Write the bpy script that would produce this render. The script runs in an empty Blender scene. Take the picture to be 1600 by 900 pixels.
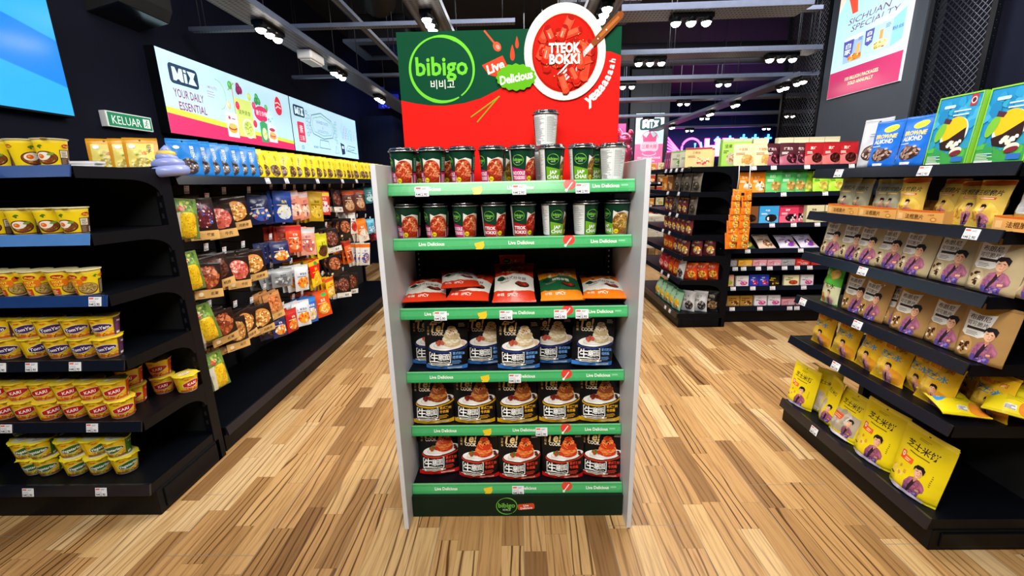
import bpy, bmesh, math, random
import numpy as np
from mathutils import Vector, Matrix, noise

sc = bpy.context.scene
PI = math.pi
R = math.radians
rnd = random.Random(7)

# ------------------------------------------------------------------ camera, world, lights, exposure
def cam_matrix(pitch, yaw, roll, loc):
    m = Matrix.Rotation(yaw, 3, 'Z') @ Matrix.Rotation(pitch, 3, 'X') @ Matrix.Rotation(roll, 3, 'Y')
    r, f, u = m.col[0], m.col[1], m.col[2]
    M = Matrix((r, u, -f)).transposed().to_4x4()
    M.translation = loc
    return M
cd = bpy.data.cameras.new('camera')
cam = bpy.data.objects.new('camera', cd)
sc.collection.objects.link(cam)
cd.sensor_width = 36.0
cd.lens = 668.75 / 1600 * 36.0
cd.clip_start = 0.05
cam.matrix_world = cam_matrix(-0.2425, 0.01792, 0.02056, (0, 0, 1.4))
sc.camera = cam

sc.view_settings.view_transform = 'Standard'
sc.view_settings.look = 'None'
sc.view_settings.gamma = 1.0
sc.view_settings.use_curve_mapping = False
sc.view_settings.exposure = 0.34

world = bpy.data.worlds.new('world')
sc.world = world
world.use_nodes = True
world.node_tree.nodes['Background'].inputs[0].default_value = (0.80, 0.88, 1.0, 1)
world.node_tree.nodes['Background'].inputs[1].default_value = 0.10

def area(name, loc, size, power, col=(1, .96, .90), aim=(0, 0, -1), sy=None):
    l = bpy.data.lights.new(name, 'AREA')
    l.shape = 'RECTANGLE'; l.size = size; l.size_y = sy or size
    l.energy = power; l.color = col
    o = bpy.data.objects.new(name, l)
    o.location = loc
    o.rotation_euler = Vector(aim).to_track_quat('-Z', 'Y').to_euler()
    sc.collection.objects.link(o)
    return o
# shop lighting: area lights added near the ceiling without fixtures, to brighten shelves and floor
area('ceiling_fill', (-0.3, -0.9, 3.0), 1.6, 58, aim=(0, 0.75, -1), sy=0.5)  # unseen fill added behind the camera for the product fronts
area('ceiling_fill', (-1.7, 0.0, 3.0), 1.0, 22, aim=(-0.25, 0.9, -1), sy=0.5)
area('ceiling_fill', (0.3, 0.5, 3.2), 1.0, 48, aim=(0.75, 0.3, -1), sy=0.8)
area('ceiling_fill', (-0.5, 2.6, 3.2), 0.8, 60, aim=(-0.75, 0.1, -1), sy=2.6)
area('ceiling_fill', (0.9, 3.0, 3.2), 1.6, 80, aim=(0.15, 0.3, -1), sy=1.2)
area('ceiling_fill', (2.2, 2.9, 3.2), 1.4, 60, aim=(0.05, 0.7, -1), sy=0.6)
area('ceiling_fill', (0.6, 5.6, 3.3), 2.4, 90, aim=(0.1, 0.1, -1), sy=2.0)
area('ceiling_fill', (2.5, 7.6, 3.3), 2.6, 100, aim=(0.0, 0.4, -1), sy=1.4)

# ------------------------------------------------------------------ helpers
def lin(h):
    if not isinstance(h, str): return tuple(h)
    h = h.lstrip('#')
    if len(h) == 3: h = ''.join(a * 2 for a in h)
    out = []
    for i in (0, 2, 4):
        c = int(h[i:i + 2], 16) / 255
        out.append(c / 12.92 if c <= .04045 else ((c + .055) / 1.055) ** 2.4)
    return tuple(out)

def new_mat(name):
    m = bpy.data.materials.new(name); m.use_nodes = True
    nt = m.node_tree
    return m, nt, nt.nodes['Principled BSDF']

def plain(name, col, rough=.5, metal=0.0, vary=.12, scale=14, bump=0.0, coat=0.0, spec=.5):
    m, nt, b = new_mat(name)
    c = lin(col)
    n = nt.nodes.new('ShaderNodeTexNoise'); n.inputs['Scale'].default_value = scale; n.inputs['Detail'].default_value = 4
    tc = nt.nodes.new('ShaderNodeTexCoord'); nt.links.new(tc.outputs['Object'], n.inputs['Vector'])
    mx = nt.nodes.new('ShaderNodeMix'); mx.data_type = 'RGBA'
    mx.inputs[6].default_value = (*[x * (1 - vary) for x in c], 1); mx.inputs[7].default_value = (*[min(1, x * (1 + vary)) for x in c], 1)
    nt.links.new(n.outputs['Fac'], mx.inputs[0]); nt.links.new(mx.outputs[2], b.inputs['Base Color'])
    b.inputs['Roughness'].default_value = rough; b.inputs['Metallic'].default_value = metal
    b.inputs['Coat Weight'].default_value = coat; b.inputs['Specular IOR Level'].default_value = spec
    if bump:
        bp = nt.nodes.new('ShaderNodeBump'); bp.inputs['Strength'].default_value = bump; bp.inputs['Distance'].default_value = .004
        nt.links.new(n.outputs['Fac'], bp.inputs['Height']); nt.links.new(bp.outputs['Normal'], b.inputs['Normal'])
    return m

def printed(name, rough=.4, bump=0.0, bscale=30, coat=0.0, metal=0.0, spec=.25):
    m, nt, b = new_mat(name)
    a = nt.nodes.new('ShaderNodeAttribute'); a.attribute_name = 'Col'
    nt.links.new(a.outputs['Color'], b.inputs['Base Color'])
    n = nt.nodes.new('ShaderNodeTexNoise'); n.inputs['Scale'].default_value = bscale; n.inputs['Detail'].default_value = 3
    tc = nt.nodes.new('ShaderNodeTexCoord'); nt.links.new(tc.outputs['Object'], n.inputs['Vector'])
    mr = nt.nodes.new('ShaderNodeMapRange'); mr.inputs[3].default_value = rough - .08; mr.inputs[4].default_value = rough + .1
    nt.links.new(n.outputs['Fac'], mr.inputs[0]); nt.links.new(mr.outputs[0], b.inputs['Roughness'])
    b.inputs['Coat Weight'].default_value = coat; b.inputs['Coat Roughness'].default_value = .15
    b.inputs['Metallic'].default_value = metal; b.inputs['Specular IOR Level'].default_value = spec
    if bump:
        bp = nt.nodes.new('ShaderNodeBump'); bp.inputs['Strength'].default_value = bump; bp.inputs['Distance'].default_value = .006
        nt.links.new(n.outputs['Fac'], bp.inputs['Height']); nt.links.new(bp.outputs['Normal'], b.inputs['Normal'])
    return m

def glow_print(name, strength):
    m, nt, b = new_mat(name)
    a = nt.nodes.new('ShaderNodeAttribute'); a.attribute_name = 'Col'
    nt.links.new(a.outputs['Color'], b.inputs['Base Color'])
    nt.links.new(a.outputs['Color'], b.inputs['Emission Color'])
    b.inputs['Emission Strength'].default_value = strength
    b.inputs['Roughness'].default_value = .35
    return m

def glow(name, col, strength):
    m, nt, b = new_mat(name)
    b.inputs['Base Color'].default_value = (*lin(col), 1)
    b.inputs['Emission Color'].default_value = (*lin(col), 1)
    b.inputs['Emission Strength'].default_value = strength
    return m

FILM = printed('printed_film', .34, bump=.4, bscale=28, coat=.18)
MATTE = printed('printed_matte_film', .48, bump=.3, bscale=26)
CARD = printed('printed_card', .45)
CUPM = printed('printed_cup', .36, coat=.2)
BOARD = printed('printed_board', .7, spec=.06)
LIGHTBOX = glow_print('backlit_print', .58)
SIGNBOX = glow_print('exit_sign_print', .35)
BLACK = plain('black_powder_coat', '#07090f', .42, vary=.2, scale=60, bump=.05, spec=.16)
BLACKG = plain('black_gloss_rail', '#131722', .2, vary=.15, scale=20)
BLACKM = plain('black_matte_paint', '#07080c', .8, vary=.2)
NAVY = plain('dark_navy_paint', '#070b1d', .7, vary=.15, scale=5, spec=.15)
CHAR = plain('charcoal_blue_paint', '#28303c', .6, vary=.1, scale=5)
GREYP = plain('pale_grey_panel', '#d9dce2', .5, vary=.06, scale=8)
GALV = plain('grey_tray_metal', '#4c5468', .45, .5, vary=.2, scale=30)
WIRE = plain('dark_wire', '#3a3d44', .4, .7)
STEEL = plain('bright_steel', '#b9bec8', .25, .9)
WHITEP = plain('white_plastic', '#e6e8ea', .4)
REFLRAIL = plain('blue_reflection_rail', '#4d7fbd', .2, vary=.2, scale=9, coat=.3)  # blue reflection of a screen put into the rail colour
DREFLRAIL = plain('deep_blue_reflection_rail', '#1c3a70', .2, vary=.3, scale=9, coat=.3)  # darker version of the same reflected blue, painted as rail colour
LID = plain('smoked_lid_plastic', '#1a1d20', .12, vary=.1, coat=.5)
SILVER = plain('silver_foil', '#c9cdd2', .22, .85)
DUCTM = plain('black_duct_fabric', '#0b0c10', .6, bump=.4, scale=30)
LENS = glow('lamp_lens', '#fff6e6', 22)
SCREEN = glow('blue_screen_glow', '#0f8cff', 1.0)

class MB:
    """collects faces with a colour and a material index"""
    def __init__(s): s.v = []; s.f = []; s.c = []; s.m = []; s.sm = []
    def face(s, idx, col=(.5, .5, .5), mi=0, smooth=False):
        s.f.append(tuple(idx)); s.c.append(lin(col)); s.m.append(mi); s.sm.append(smooth)
    def poly(s, pts, col=(.5, .5, .5), mi=0, smooth=False):
        b = len(s.v); s.v += [tuple(p) for p in pts]; s.face(range(b, b + len(pts)), col, mi, smooth)
    def box(s, x0, y0, z0, x1, y1, z1, col=(.5, .5, .5), mi=0, M=None):
        p = [(x0, y0, z0), (x1, y0, z0), (x1, y1, z0), (x0, y1, z0), (x0, y0, z1), (x1, y0, z1), (x1, y1, z1), (x0, y1, z1)]
        if M is not None: p = [tuple(M @ Vector(q)) for q in p]
        b = len(s.v); s.v += p
        for q in ((0, 3, 2, 1), (4, 5, 6, 7), (0, 1, 5, 4), (1, 2, 6, 5), (2, 3, 7, 6), (3, 0, 4, 7)):
            s.face([b + i for i in q], col, mi)
    def bbox(s, x0, y0, z0, x1, y1, z1, r, col=(.5, .5, .5), mi=0):
        """box with chamfered vertical and horizontal edges"""
        bm = bmesh.new(); bmesh.ops.create_cube(bm, size=1)
        for v in bm.verts:
            v.co = ((x0 + x1) / 2 + v.co.x * (x1 - x0), (y0 + y1) / 2 + v.co.y * (y1 - y0), (z0 + z1) / 2 + v.co.z * (z1 - z0))
        bmesh.ops.bevel(bm, geom=bm.edges[:], offset=r, segments=2, affect='EDGES', profile=.5)
        bm.verts.index_update(); b = len(s.v); s.v += [tuple(v.co) for v in bm.verts]
        for f in bm.faces: s.face([b + v.index for v in f.verts], col, mi)
        bm.free()
    def prism(s, pts, a, t, axis='x', col=(.5, .5, .5), mi=0):
        """2-D outline pts extruded from a to a+t along an axis; pts are in the other two axes' order"""
        def P(p, q):
            if axis == 'x': return (q, p[0], p[1])
            if axis == 'y': return (p[0], q, p[1])
            return (p[0], p[1], q)
        n = len(pts); b = len(s.v)
        s.v += [P(p, a) for p in pts] + [P(p, a + t) for p in pts]
        s.face([b + i for i in range(n)], col, mi); s.face([b + n + i for i in reversed(range(n))], col, mi)
        for i in range(n):
            j = (i + 1) % n; s.face([b + i, b + n + i, b + n + j, b + j], col, mi)
    def lathe(s, prof, n=24, col=(.5, .5, .5), mi=0, c=(0, 0, 0), cap0=True, cap1=True, cols=None):
        b = len(s.v)
        for r, z in prof:
            for i in range(n):
                a = 2 * PI * i / n; s.v.append((c[0] + r * math.sin(a), c[1] - r * math.cos(a), c[2] + z))
        for k in range(len(prof) - 1):
            cc = cols[k] if cols else col
            for i in range(n):
                j = (i + 1) % n; s.face([b + k * n + i, b + k * n + j, b + (k + 1) * n + j, b + (k + 1) * n + i], cc, mi, True)
        if cap0: s.face([b + i for i in reversed(range(n))], cols[0] if cols else col, mi)
        if cap1: s.face([b + (len(prof) - 1) * n + i for i in range(n)], cols[-1] if cols else col, mi)
    def tube(s, pts, r, n=8, col=(.5, .5, .5), mi=0, closed=False):
        pts = [Vector(p) for p in pts]; m = len(pts); b = len(s.v)
        rr = r if isinstance(r, (list, tuple)) else [r] * m
        for i, p in enumerate(pts):
            if closed: d = pts[(i + 1) % m] - pts[i - 1]
            else: d = pts[min(i + 1, m - 1)] - pts[max(i - 1, 0)]
            d.normalize(); up = Vector((0, 0, 1)) if abs(d.z) < .95 else Vector((1, 0, 0))
            a = d.cross(up).normalized(); e = a.cross(d)
            for k in range(n):
                t = 2 * PI * k / n; s.v.append(tuple(p + (a * math.cos(t) + e * math.sin(t)) * rr[i]))
        for i in range(m if closed else m - 1):
            j = (i + 1) % m
            for k in range(n):
                l = (k + 1) % n; s.face([b + i * n + k, b + j * n + k, b + j * n + l, b + i * n + l], col, mi, True)
        if not closed:
            s.face([b + k for k in range(n)], col, mi); s.face([b + (m - 1) * n + k for k in reversed(range(n))], col, mi)
    def mesh(s, name, mats):
        me = bpy.data.meshes.new(name)
        me.from_pydata(s.v, [], s.f)
        for m in (mats if isinstance(mats, (list, tuple)) else [mats]): me.materials.append(m)
        me.polygons.foreach_set('material_index', s.m)
        me.polygons.foreach_set('use_smooth', s.sm)
        at = me.color_attributes.new('Col', 'FLOAT_COLOR', 'CORNER')
        n = np.array([len(f) for f in s.f]); c = np.repeat(np.array([(x[0], x[1], x[2], 1) for x in s.c], dtype=np.float32), n, axis=0)
        at.data.foreach_set('color', c.ravel())
        me.update()
        return me
    def obj(s, name, mats, parent=None, loc=None, rz=0):
        return link(name, s.mesh(name, mats), parent, loc, rz)

def link(name, data, parent=None, loc=None, rz=0):
    o = bpy.data.objects.new(name, data); sc.collection.objects.link(o)
    if parent is not None: o.parent = parent
    if loc is not None: o.location = loc
    if rz: o.rotation_euler = (0, 0, rz)
    return o

def tag(o, label=None, cat=None, group=None, kind=None):
    if label: o['label'] = label
    if cat: o['category'] = cat
    if group: o['group'] = group
    if kind: o['kind'] = kind
    return o

def empty(name, loc, rz, label, cat, group=None):
    o = link(name, None, None, loc, rz); o.empty_display_size = .05
    return tag(o, label, cat, group)

ORD = ['first', 'second', 'third', 'fourth', 'fifth', 'sixth', 'seventh', 'eighth', 'ninth', 'tenth', 'eleventh', 'twelfth', 'thirteenth',
       'fourteenth', 'fifteenth', 'sixteenth', 'seventeenth', 'eighteenth', 'nineteenth', 'twentieth', 'twenty-first', 'twenty-second',
       'twenty-third', 'twenty-fourth', 'twenty-fifth', 'twenty-sixth', 'twenty-seventh', 'twenty-eighth', 'twenty-ninth', 'thirtieth']

# ------------------------------------------------------------------ flat print engine (centimetres)
_TXT = {}
def text_mesh(s, bold, it):
    k = (s, bold, it)
    if k not in _TXT:
        cu = bpy.data.curves.new('lettering', 'FONT'); cu.body = s; cu.resolution_u = 2; cu.offset = bold * .017; cu.shear = it
        cu.align_x = 'CENTER'
        ob = bpy.data.objects.new('lettering', cu)
        me = bpy.data.meshes.new_from_object(ob)
        vs = [(v.co.x, v.co.y) for v in me.vertices]; fs = [tuple(p.vertices) for p in me.polygons]
        bpy.data.objects.remove(ob); bpy.data.curves.remove(cu); bpy.data.meshes.remove(me)
        xs = [v[0] for v in vs]; ys = [v[1] for v in vs]
        _TXT[k] = (vs, fs, min(xs), max(xs), min(ys), max(ys))
    return _TXT[k]

class Art:
    def __init__(s, W, H, bg='#888'):
        s.W, s.H, s.bg = W, H, bg; s.items = []
    def P(s, pts, col):
        a = sum(pts[i - 1][0] * p[1] - p[0] * pts[i - 1][1] for i, p in enumerate(pts))
        if a < 0: pts = pts[::-1]
        s.items.append((list(pts), [tuple(range(len(pts)))], col)); return s
    def R(s, x0, y0, x1, y1, col): return s.P([(x0, y0), (x1, y0), (x1, y1), (x0, y1)], col)
    def RR(s, x0, y0, x1, y1, r, col, rot=0):
        pts = []
        for cx, cy, a0 in ((x1 - r, y1 - r, 0), (x0 + r, y1 - r, 90), (x0 + r, y0 + r, 180), (x1 - r, y0 + r, 270)):
            for k in range(4): a = R(a0 + k * 30); pts.append((cx + r * math.cos(a), cy + r * math.sin(a)))
        if rot:
            mx, my = (x0 + x1) / 2, (y0 + y1) / 2; c, q = math.cos(R(rot)), math.sin(R(rot))
            pts = [(mx + (x - mx) * c - (y - my) * q, my + (x - mx) * q + (y - my) * c) for x, y in pts]
        return s.P(pts, col)
    def E(s, cx, cy, rx, ry, col, rot=0, n=28, a0=0, a1=360):
        c, q = math.cos(R(rot)), math.sin(R(rot)); pts = []
        for k in range(n if a1 - a0 >= 360 else n + 1):
            a = R(a0 + (a1 - a0) * k / n); x, y = rx * math.cos(a), ry * math.sin(a); pts.append((cx + x * c - y * q, cy + x * q + y * c))
        return s.P(pts, col)
    def ring(s, cx, cy, rx, ry, w, col, a0=0, a1=360, n=36, rot=0, w1=None):
        """arc band; its width runs from w to w1"""
        w1 = w if w1 is None else w1; c, q = math.cos(R(rot)), math.sin(R(rot)); vs = []; fs = []
        for k in range(n + 1):
            t = k / n; a = R(a0 + (a1 - a0) * t); ww = w + (w1 - w) * t
            for d in (-.5, .5):
                x, y = (rx + ww * d) * math.cos(a), (ry + ww * d) * math.sin(a); vs.append((cx + x * c - y * q, cy + x * q + y * c))
        for k in range(n): fs.append((2 * k, 2 * k + 1, 2 * k + 3, 2 * k + 2))
        s.items.append((vs, fs, col)); return s
    def line(s, pts, w, col):
        vs = []; fs = []; n = len(pts)
        for i, p in enumerate(pts):
            a, b = pts[max(i - 1, 0)], pts[min(i + 1, n - 1)]; dx, dy = b[0] - a[0], b[1] - a[1]; l = math.hypot(dx, dy) or 1
            nx, ny = -dy / l * w / 2, dx / l * w / 2; vs += [(p[0] - nx, p[1] - ny), (p[0] + nx, p[1] + ny)]
        for i in range(n - 1): fs.append((2 * i, 2 * i + 2, 2 * i + 3, 2 * i + 1))
        s.items.append((vs, fs, col)); return s
    def T(s, t, cx, cy, h, col, w=None, bold=.6, it=0, rot=0, wmax=None):
        cjk = any(ord(ch) >= 0x3000 for ch in t)
        vs, fs, x0, x1, y0, y1 = text_mesh(t, bold * .6 if cjk else bold, it)
        hh = .72 if all(ord(ch) < 0x3000 for ch in t) else (y1 - y0)
        k = h / hh; kx = k
        if w: kx = w / (x1 - x0)
        if wmax and (x1 - x0) * kx > wmax: kx = wmax / (x1 - x0)
        mx = (x0 + x1) / 2; my = hh / 2 if hh == .72 else (y0 + y1) / 2; c, q = math.cos(R(rot)), math.sin(R(rot)); out = []
        for x, y in vs:
            X, Y = (x - mx) * kx, (y - my) * k; out.append((cx + X * c - Y * q, cy + X * q + Y * c))
        s.items.append((out, fs, col)); return s
    def lines(s, x0, y0, x1, y1, n, col, seed=1, fill=.5):
        """small print as thin bars"""
        r = random.Random(seed); h = (y1 - y0) / n
        for i in range(n):
            y = y0 + i * h; s.R(x0, y, x0 + (x1 - x0) * (.55 + .45 * r.random()), y + h * fill, col)
        return s
    def noodles(s, cx, cy, rx, ry, cols, n=40, w=.25, seed=1, L=1.6):
        r = random.Random(seed)
        for i in range(n):
            a = r.random() * 2 * PI; q = math.sqrt(r.random()) * .85; x, y = cx + rx * q * math.cos(a), cy + ry * q * math.sin(a); t = r.random() * PI; k = r.uniform(-1, 1)
            pts = []
            for j in range(5):
                x += math.cos(t) * L / 4; y += math.sin(t) * L / 4 * .7; t += k * .5
                d = math.hypot((x - cx) / rx, (y - cy) / ry)
                if d > 1: x, y = cx + (x - cx) / d, cy + (y - cy) / d
                pts.append((x, y))
            s.line(pts, w, r.choice(cols))
        return s
    def chunks(s, cx, cy, rx, ry, cols, n=20, size=.5, seed=1, asp=.7):
        r = random.Random(seed)
        for i in range(n):
            a = r.random() * 2 * PI; q = math.sqrt(r.random()); x, y = cx + rx * q * math.cos(a), cy + ry * q * math.sin(a)
            m = r.randint(5, 7); t0 = r.random() * PI; z = size * r.uniform(.6, 1.2); pts = []
            for j in range(m):
                t = 2 * PI * j / m; u, v = z * r.uniform(.75, 1.1) * math.cos(t), z * asp * r.uniform(.75, 1.1) * math.sin(t)
                pts.append((x + u * math.cos(t0) - v * math.sin(t0), y + u * math.sin(t0) + v * math.cos(t0)))
            s.P(pts, r.choice(cols))
        return s
    def person(s, cx, y, h, coat='#ad6480', coat2='#6a4a90', shirt='#2c1a24'):
        """printed half figure of a young man in a pink jacket, hip up"""
        k = h / 10.0; r = random.Random(5)
        def Q(pts, c): s.P([(cx + px * k * .9, y + py * k) for px, py in pts], c)
        Q([(-2.6, 0), (2.2, 0), (2.7, 2.0), (3.6, 2.7), (3.5, 3.9), (2.4, 5.2), (1.4, 5.9), (-.6, 5.9), (-1.9, 5.3), (-2.7, 3.4)], coat)
        Q([(-2.6, 0), (2.2, 0), (2.5, 1.5), (1.0, 2.1), (-1.2, 1.7), (-2.6, 1.9)], coat2)
        s.chunks(cx, y + .9 * k, 1.9 * k, .8 * k, ['#6a4a9a', '#9a86c8', '#b87aa8', '#4a3a80', '#c8a8d0'], 16, .42 * k, 4)
        s.chunks(cx - .1 * k, y + 3.4 * k, 2.3 * k, 1.9 * k, [shade(coat, .82), shade(coat, 1.15), shade(coat, .9), coat2, coat], 34, .34 * k, 6)
        Q([(-1.4, .6), (-.3, 5.6), (.7, 5.7), (.3, 3.4), (-.5, 1.2)], shirt); Q([(-.3, 5.7), (.7, 5.7), (.2, 4.5)], '#dca584')
        Q([(-2.4, 2.2), (-1.5, 4.8), (-1.2, 4.6), (-1.7, 2.2)], shade(coat, .72)); Q([(1.0, 2.2), (1.4, 5.2), (1.8, 5.0), (1.6, 2.4)], shade(coat, .75)); Q([(2.0, 4.9), (3.3, 3.7), (3.4, 3.0), (2.6, 3.6)], shade(coat, 1.25)); Q([(2.2, 3.6), (3.2, 2.7), (2.6, 2.1), (2.1, 2.8)], shade(coat, .6))
        Q([(1.4, 2.1), (2.5, 2.3), (2.4, 2.9), (1.3, 2.7)], '#e0a888')
        Q([(-.4, 5.3), (.8, 5.3), (.8, 6.8), (-.4, 6.8)], '#c98c6c')
        s.E(cx + .15 * k, y + 7.7 * k, 1.2 * k, 1.65 * k, '#ecb896', n=16); Q([(.5, 6.3), (1.5, 7.2), (1.4, 8.4), (.8, 8.4)], '#d49c7a')
        Q([(-1.5, 7.9), (-1.6, 9.2), (-1.0, 10), (.9, 10.1), (1.9, 9.3), (1.8, 7.7), (1.3, 8.3), (.5, 9.0), (-.5, 8.6), (-1.1, 8.9)], '#191114')
        Q([(-.8, 8.15), (-.2, 8.3), (-.2, 8.1), (-.8, 7.95)], '#2a1a18'); Q([(.4, 8.3), (1.0, 8.15), (1.0, 7.95), (.4, 8.1)], '#2a1a18'); Q([(.0, 7.9), (.2, 7.9), (.3, 7.3), (-.05, 7.3)], '#cf9474')
        Q([(-.25, 6.85), (.6, 6.88), (.2, 6.68)], '#a85450')
        return s
    def price(s): return s

def wrap(mb, art, nu, nv, S, mi=0, smooth=True, eps=.00012, step=.00002, wrapped=False):
    """lay an Art on the surface S(u,v), u,v in 0..1, as base faces plus prints a hair above it"""
    W, H = art.W, art.H
    us = np.linspace(0, W, nu + 1); vs = np.linspace(0, H, nv + 1)
    G = np.array([[S(u / W, v / H) for v in vs] for u in us], dtype=float)
    du = np.gradient(G, axis=0) if nu > 0 else None; dv = np.gradient(G, axis=1)
    N = np.cross(du, dv); N /= np.maximum(np.linalg.norm(N, axis=2, keepdims=True), 1e-9)
    b = len(mb.v)
    mb.v += [tuple(p) for p in G.reshape(-1, 3)]
    bgf = art.bg if callable(art.bg) else (lambda x, y: art.bg)
    for i in range(nu):
        for j in range(nv):
            q0, q1, q2, q3 = b + i * (nv + 1) + j, b + (i + 1) * (nv + 1) + j, b + (i + 1) * (nv + 1) + j + 1, b + i * (nv + 1) + j + 1; bc = bgf((us[i] + us[i + 1]) / 2, (vs[j] + vs[j + 1]) / 2)
            if nu == 1 and nv == 1: mb.face([q0, q1, q2, q3], bc, mi, smooth)
            else: mb.face([q0, q1, q2], bc, mi, smooth); mb.face([q0, q2, q3], bc, mi, smooth)
    if not art.items: return G
    bm = bmesh.new(); lay = bm.faces.layers.int.new('i')
    for k, (pts, fs, col) in enumerate(art.items):
        bv = [bm.verts.new((x, y, 0)) for x, y in pts]
        for f in fs:
            try: bm.faces.new([bv[q] for q in f])[lay] = k
            except ValueError: pass
    bmesh.ops.triangulate(bm, faces=[f for f in bm.faces if len(f.verts) > 3])
    def cut(co, no, clr):
        bmesh.ops.bisect_plane(bm, geom=bm.verts[:] + bm.edges[:] + bm.faces[:], dist=1e-5, plane_co=co, plane_no=no, clear_outer=clr)
    cut((W, 0, 0), (1, 0, 0), True); cut((0, 0, 0), (-1, 0, 0), True); cut((0, H, 0), (0, 1, 0), True); cut((0, 0, 0), (0, -1, 0), True)
    for u in us[1:-1]: cut((u, 0, 0), (1, 0, 0), False)
    for v in vs[1:-1]: cut((0, v, 0), (0, 1, 0), False)
    if nu > 1 and nv > 1:
        du_, dv_ = W / nu, H / nv
        for k in range(-nu + 1, nv): cut((0, k * dv_, 0), (-dv_, du_, 0), False)
    b = len(mb.v); idx = {}
    for f in bm.faces:
        k = f[lay]; ids = []
        for v in f.verts:
            q = idx.get(v)
            if q is None:
                x = min(max(v.co.x / W * nu, 0), nu - 1e-6); y = min(max(v.co.y / H * nv, 0), nv - 1e-6)
                i, j = int(x), int(y); a, c = x - i, y - j
                def bl(A):
                    if a >= c: return A[i, j] * (1 - a) + A[i + 1, j] * (a - c) + A[i + 1, j + 1] * c
                    return A[i, j] * (1 - c) + A[i, j + 1] * (c - a) + A[i + 1, j + 1] * a
                p = bl(G) + bl(N) * (eps + step * k)
                q = idx[v] = len(mb.v); mb.v.append(tuple(p))
            ids.append(q)
        mb.face(ids, art.items[k][2], mi, smooth)
    bm.free()
    return G

def flat(mb, art, o, ux, uy, mi=0, eps=.0004, step=.00004):
    """art on a flat rectangle: o = lower-left corner, ux/uy = edge vectors in metres"""
    o, ux, uy = Vector(o), Vector(ux), Vector(uy)
    return wrap(mb, art, 1, 1, lambda u, v: tuple(o + ux * u + uy * v), mi, False, eps, step)

# ------------------------------------------------------------------ package shapes (sizes in cm, fronts face -Y, base at z=0)
def shade(c, k):
    c = lin(c); return tuple(min(1, x * k) for x in c)

def pouch(art, D=6, back=None, style='stand', mat=None, seed=1, wr=.25, nu=10, nv=12, taper=0.0, corner=.02):
    """film pouch: style stand (wide gusset, flat top seal), pillow (both ends sealed), hang (thin, all round seal)"""
    W, H = art.W / 100, art.H / 100; d = D / 200; mb = MB()
    def amount(u, v):
        a = max(0, math.sin(PI * u)) ** .6
        if style == 'stand': b = max(0.0, 1 - v / .9) ** .7 * (1 if v > .12 else .75 + v * 2.1); a = max(a, 0)
        elif style == 'pillow':
            q = min(max((v - .05) / .9, 0), 1); b = max(0, math.sin(PI * q)) ** .5
        else:
            q = min(max((v - .04) / .8, 0), 1); a = max(0, math.sin(PI * min(max((u - .05) / .9, 0), 1))) ** .6; b = max(0, math.sin(PI * q)) ** .6
        return a * b
    def width(v):
        w = 1 - taper * v
        if style == 'pillow': w *= 1 - .09 * math.sin(PI * min(max((v - .05) / .9, 0), 1)) ** .5
        if style == 'stand': w *= 1 - .05 * (1 - v) ** 2
        if v > .97: w *= 1 - corner
        return w
    def surf(sgn):
        def S(u, v):
            if sgn > 0: u = 1 - u
            f = amount(u, v)
            nz = noise.noise(Vector((u * 4 + seed * 7.3, v * 5, sgn * 2 + seed))) + .5 * noise.noise(Vector((u * 9 + seed, v * 11, sgn + 3.0)))
            y = sgn * (.0008 + d * f * (1 + .25 * nz) + wr / 100 * nz * min(1, f * 2))
            y += .004 * math.sin(u * 5 + seed) * v * (style != 'pillow')
            sag = 0
            if style == 'pillow': sag = .02 * H * math.sin(PI * u + seed)
            return ((u - .5) * W * width(v), y, v * H + sag * 0)
        return S
    G1 = wrap(mb, art, nu, nv, surf(-1))
    bart = back or Art(art.W, art.H, art.bg if not callable(art.bg) else art.bg(art.W / 2, art.H * .8))
    b1 = 0
    n0 = len(mb.v)
    wrap(mb, bart, nu, nv, surf(1))
    if style == 'stand':   # gusset floor
        bc = art.bg if not callable(art.bg) else art.bg(art.W / 2, .1)
        for i in range(nu):
            mb.face([i * (nv + 1), n0 + (nu - i) * (nv + 1), n0 + (nu - i - 1) * (nv + 1), (i + 1) * (nv + 1)], bc)
    kids = []
    tc = shade(art.bg if not callable(art.bg) else art.bg(art.W / 2, art.H * .98), .92)
    if style == 'stand' and art.items and art.items[0][0][0][1] > art.H * .85: tc = shade(art.items[0][2], .95)
    for z0, z1, nm in ([(.955, 1.0, 'top_seal')] if style != 'pillow' else [(.955, 1.0, 'end_seal'), (.0, .04, 'end_seal')]):
        sb = MB(); n = 7; wv = [width(min(max(z0, z1), .96)) if style != 'pillow' else 1.0] * (n + 1); b = len(sb.v); S1 = surf(-1)
        for side in (-1, 1):
            for q in range(n + 1):
                z = (z0 + (z1 - z0) * q / n); t = .0016 + .0005 * (q % 2)
                for u in range(nu + 1):
                    p = S1(u / nu, z); sb.v.append((p[0], p[1] + .0008 + side * t, p[2]))
        m = nu + 1
        for h in range(2):
            for q in range(n):
                for u in range(nu):
                    a0 = h * (n + 1) * m + q * m + u; f = [a0, a0 + 1, a0 + m + 1, a0 + m]
                    sb.face(f if h == 0 else f[::-1], tc)
        kids.append((nm, (sb, mat or FILM), (0, 0, 0)))
    return dict(body=mb, mats=mat or FILM, kids=kids)

def carton(art, D=4, side='#888', top=None, mat=None, edge=.0015):
    """printed box, art on the front, top gets its own Art or colour"""
    W, H, d = art.W / 100, art.H / 100, D / 100; mb = MB()
    mb.bbox(-W / 2, 0, 0, W / 2, d, H, edge, side)
    flat(mb, art, (-W / 2 + edge / 2, -.0004, edge / 2), (W - edge, 0, 0), (0, 0, H - edge))
    if isinstance(top, Art): flat(mb, top, (-W / 2 + edge / 2, edge / 2, H + .0004), (W - edge, 0, 0), (0, d - edge, 0))
    return dict(body=mb, mats=mat or CARD)

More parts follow.
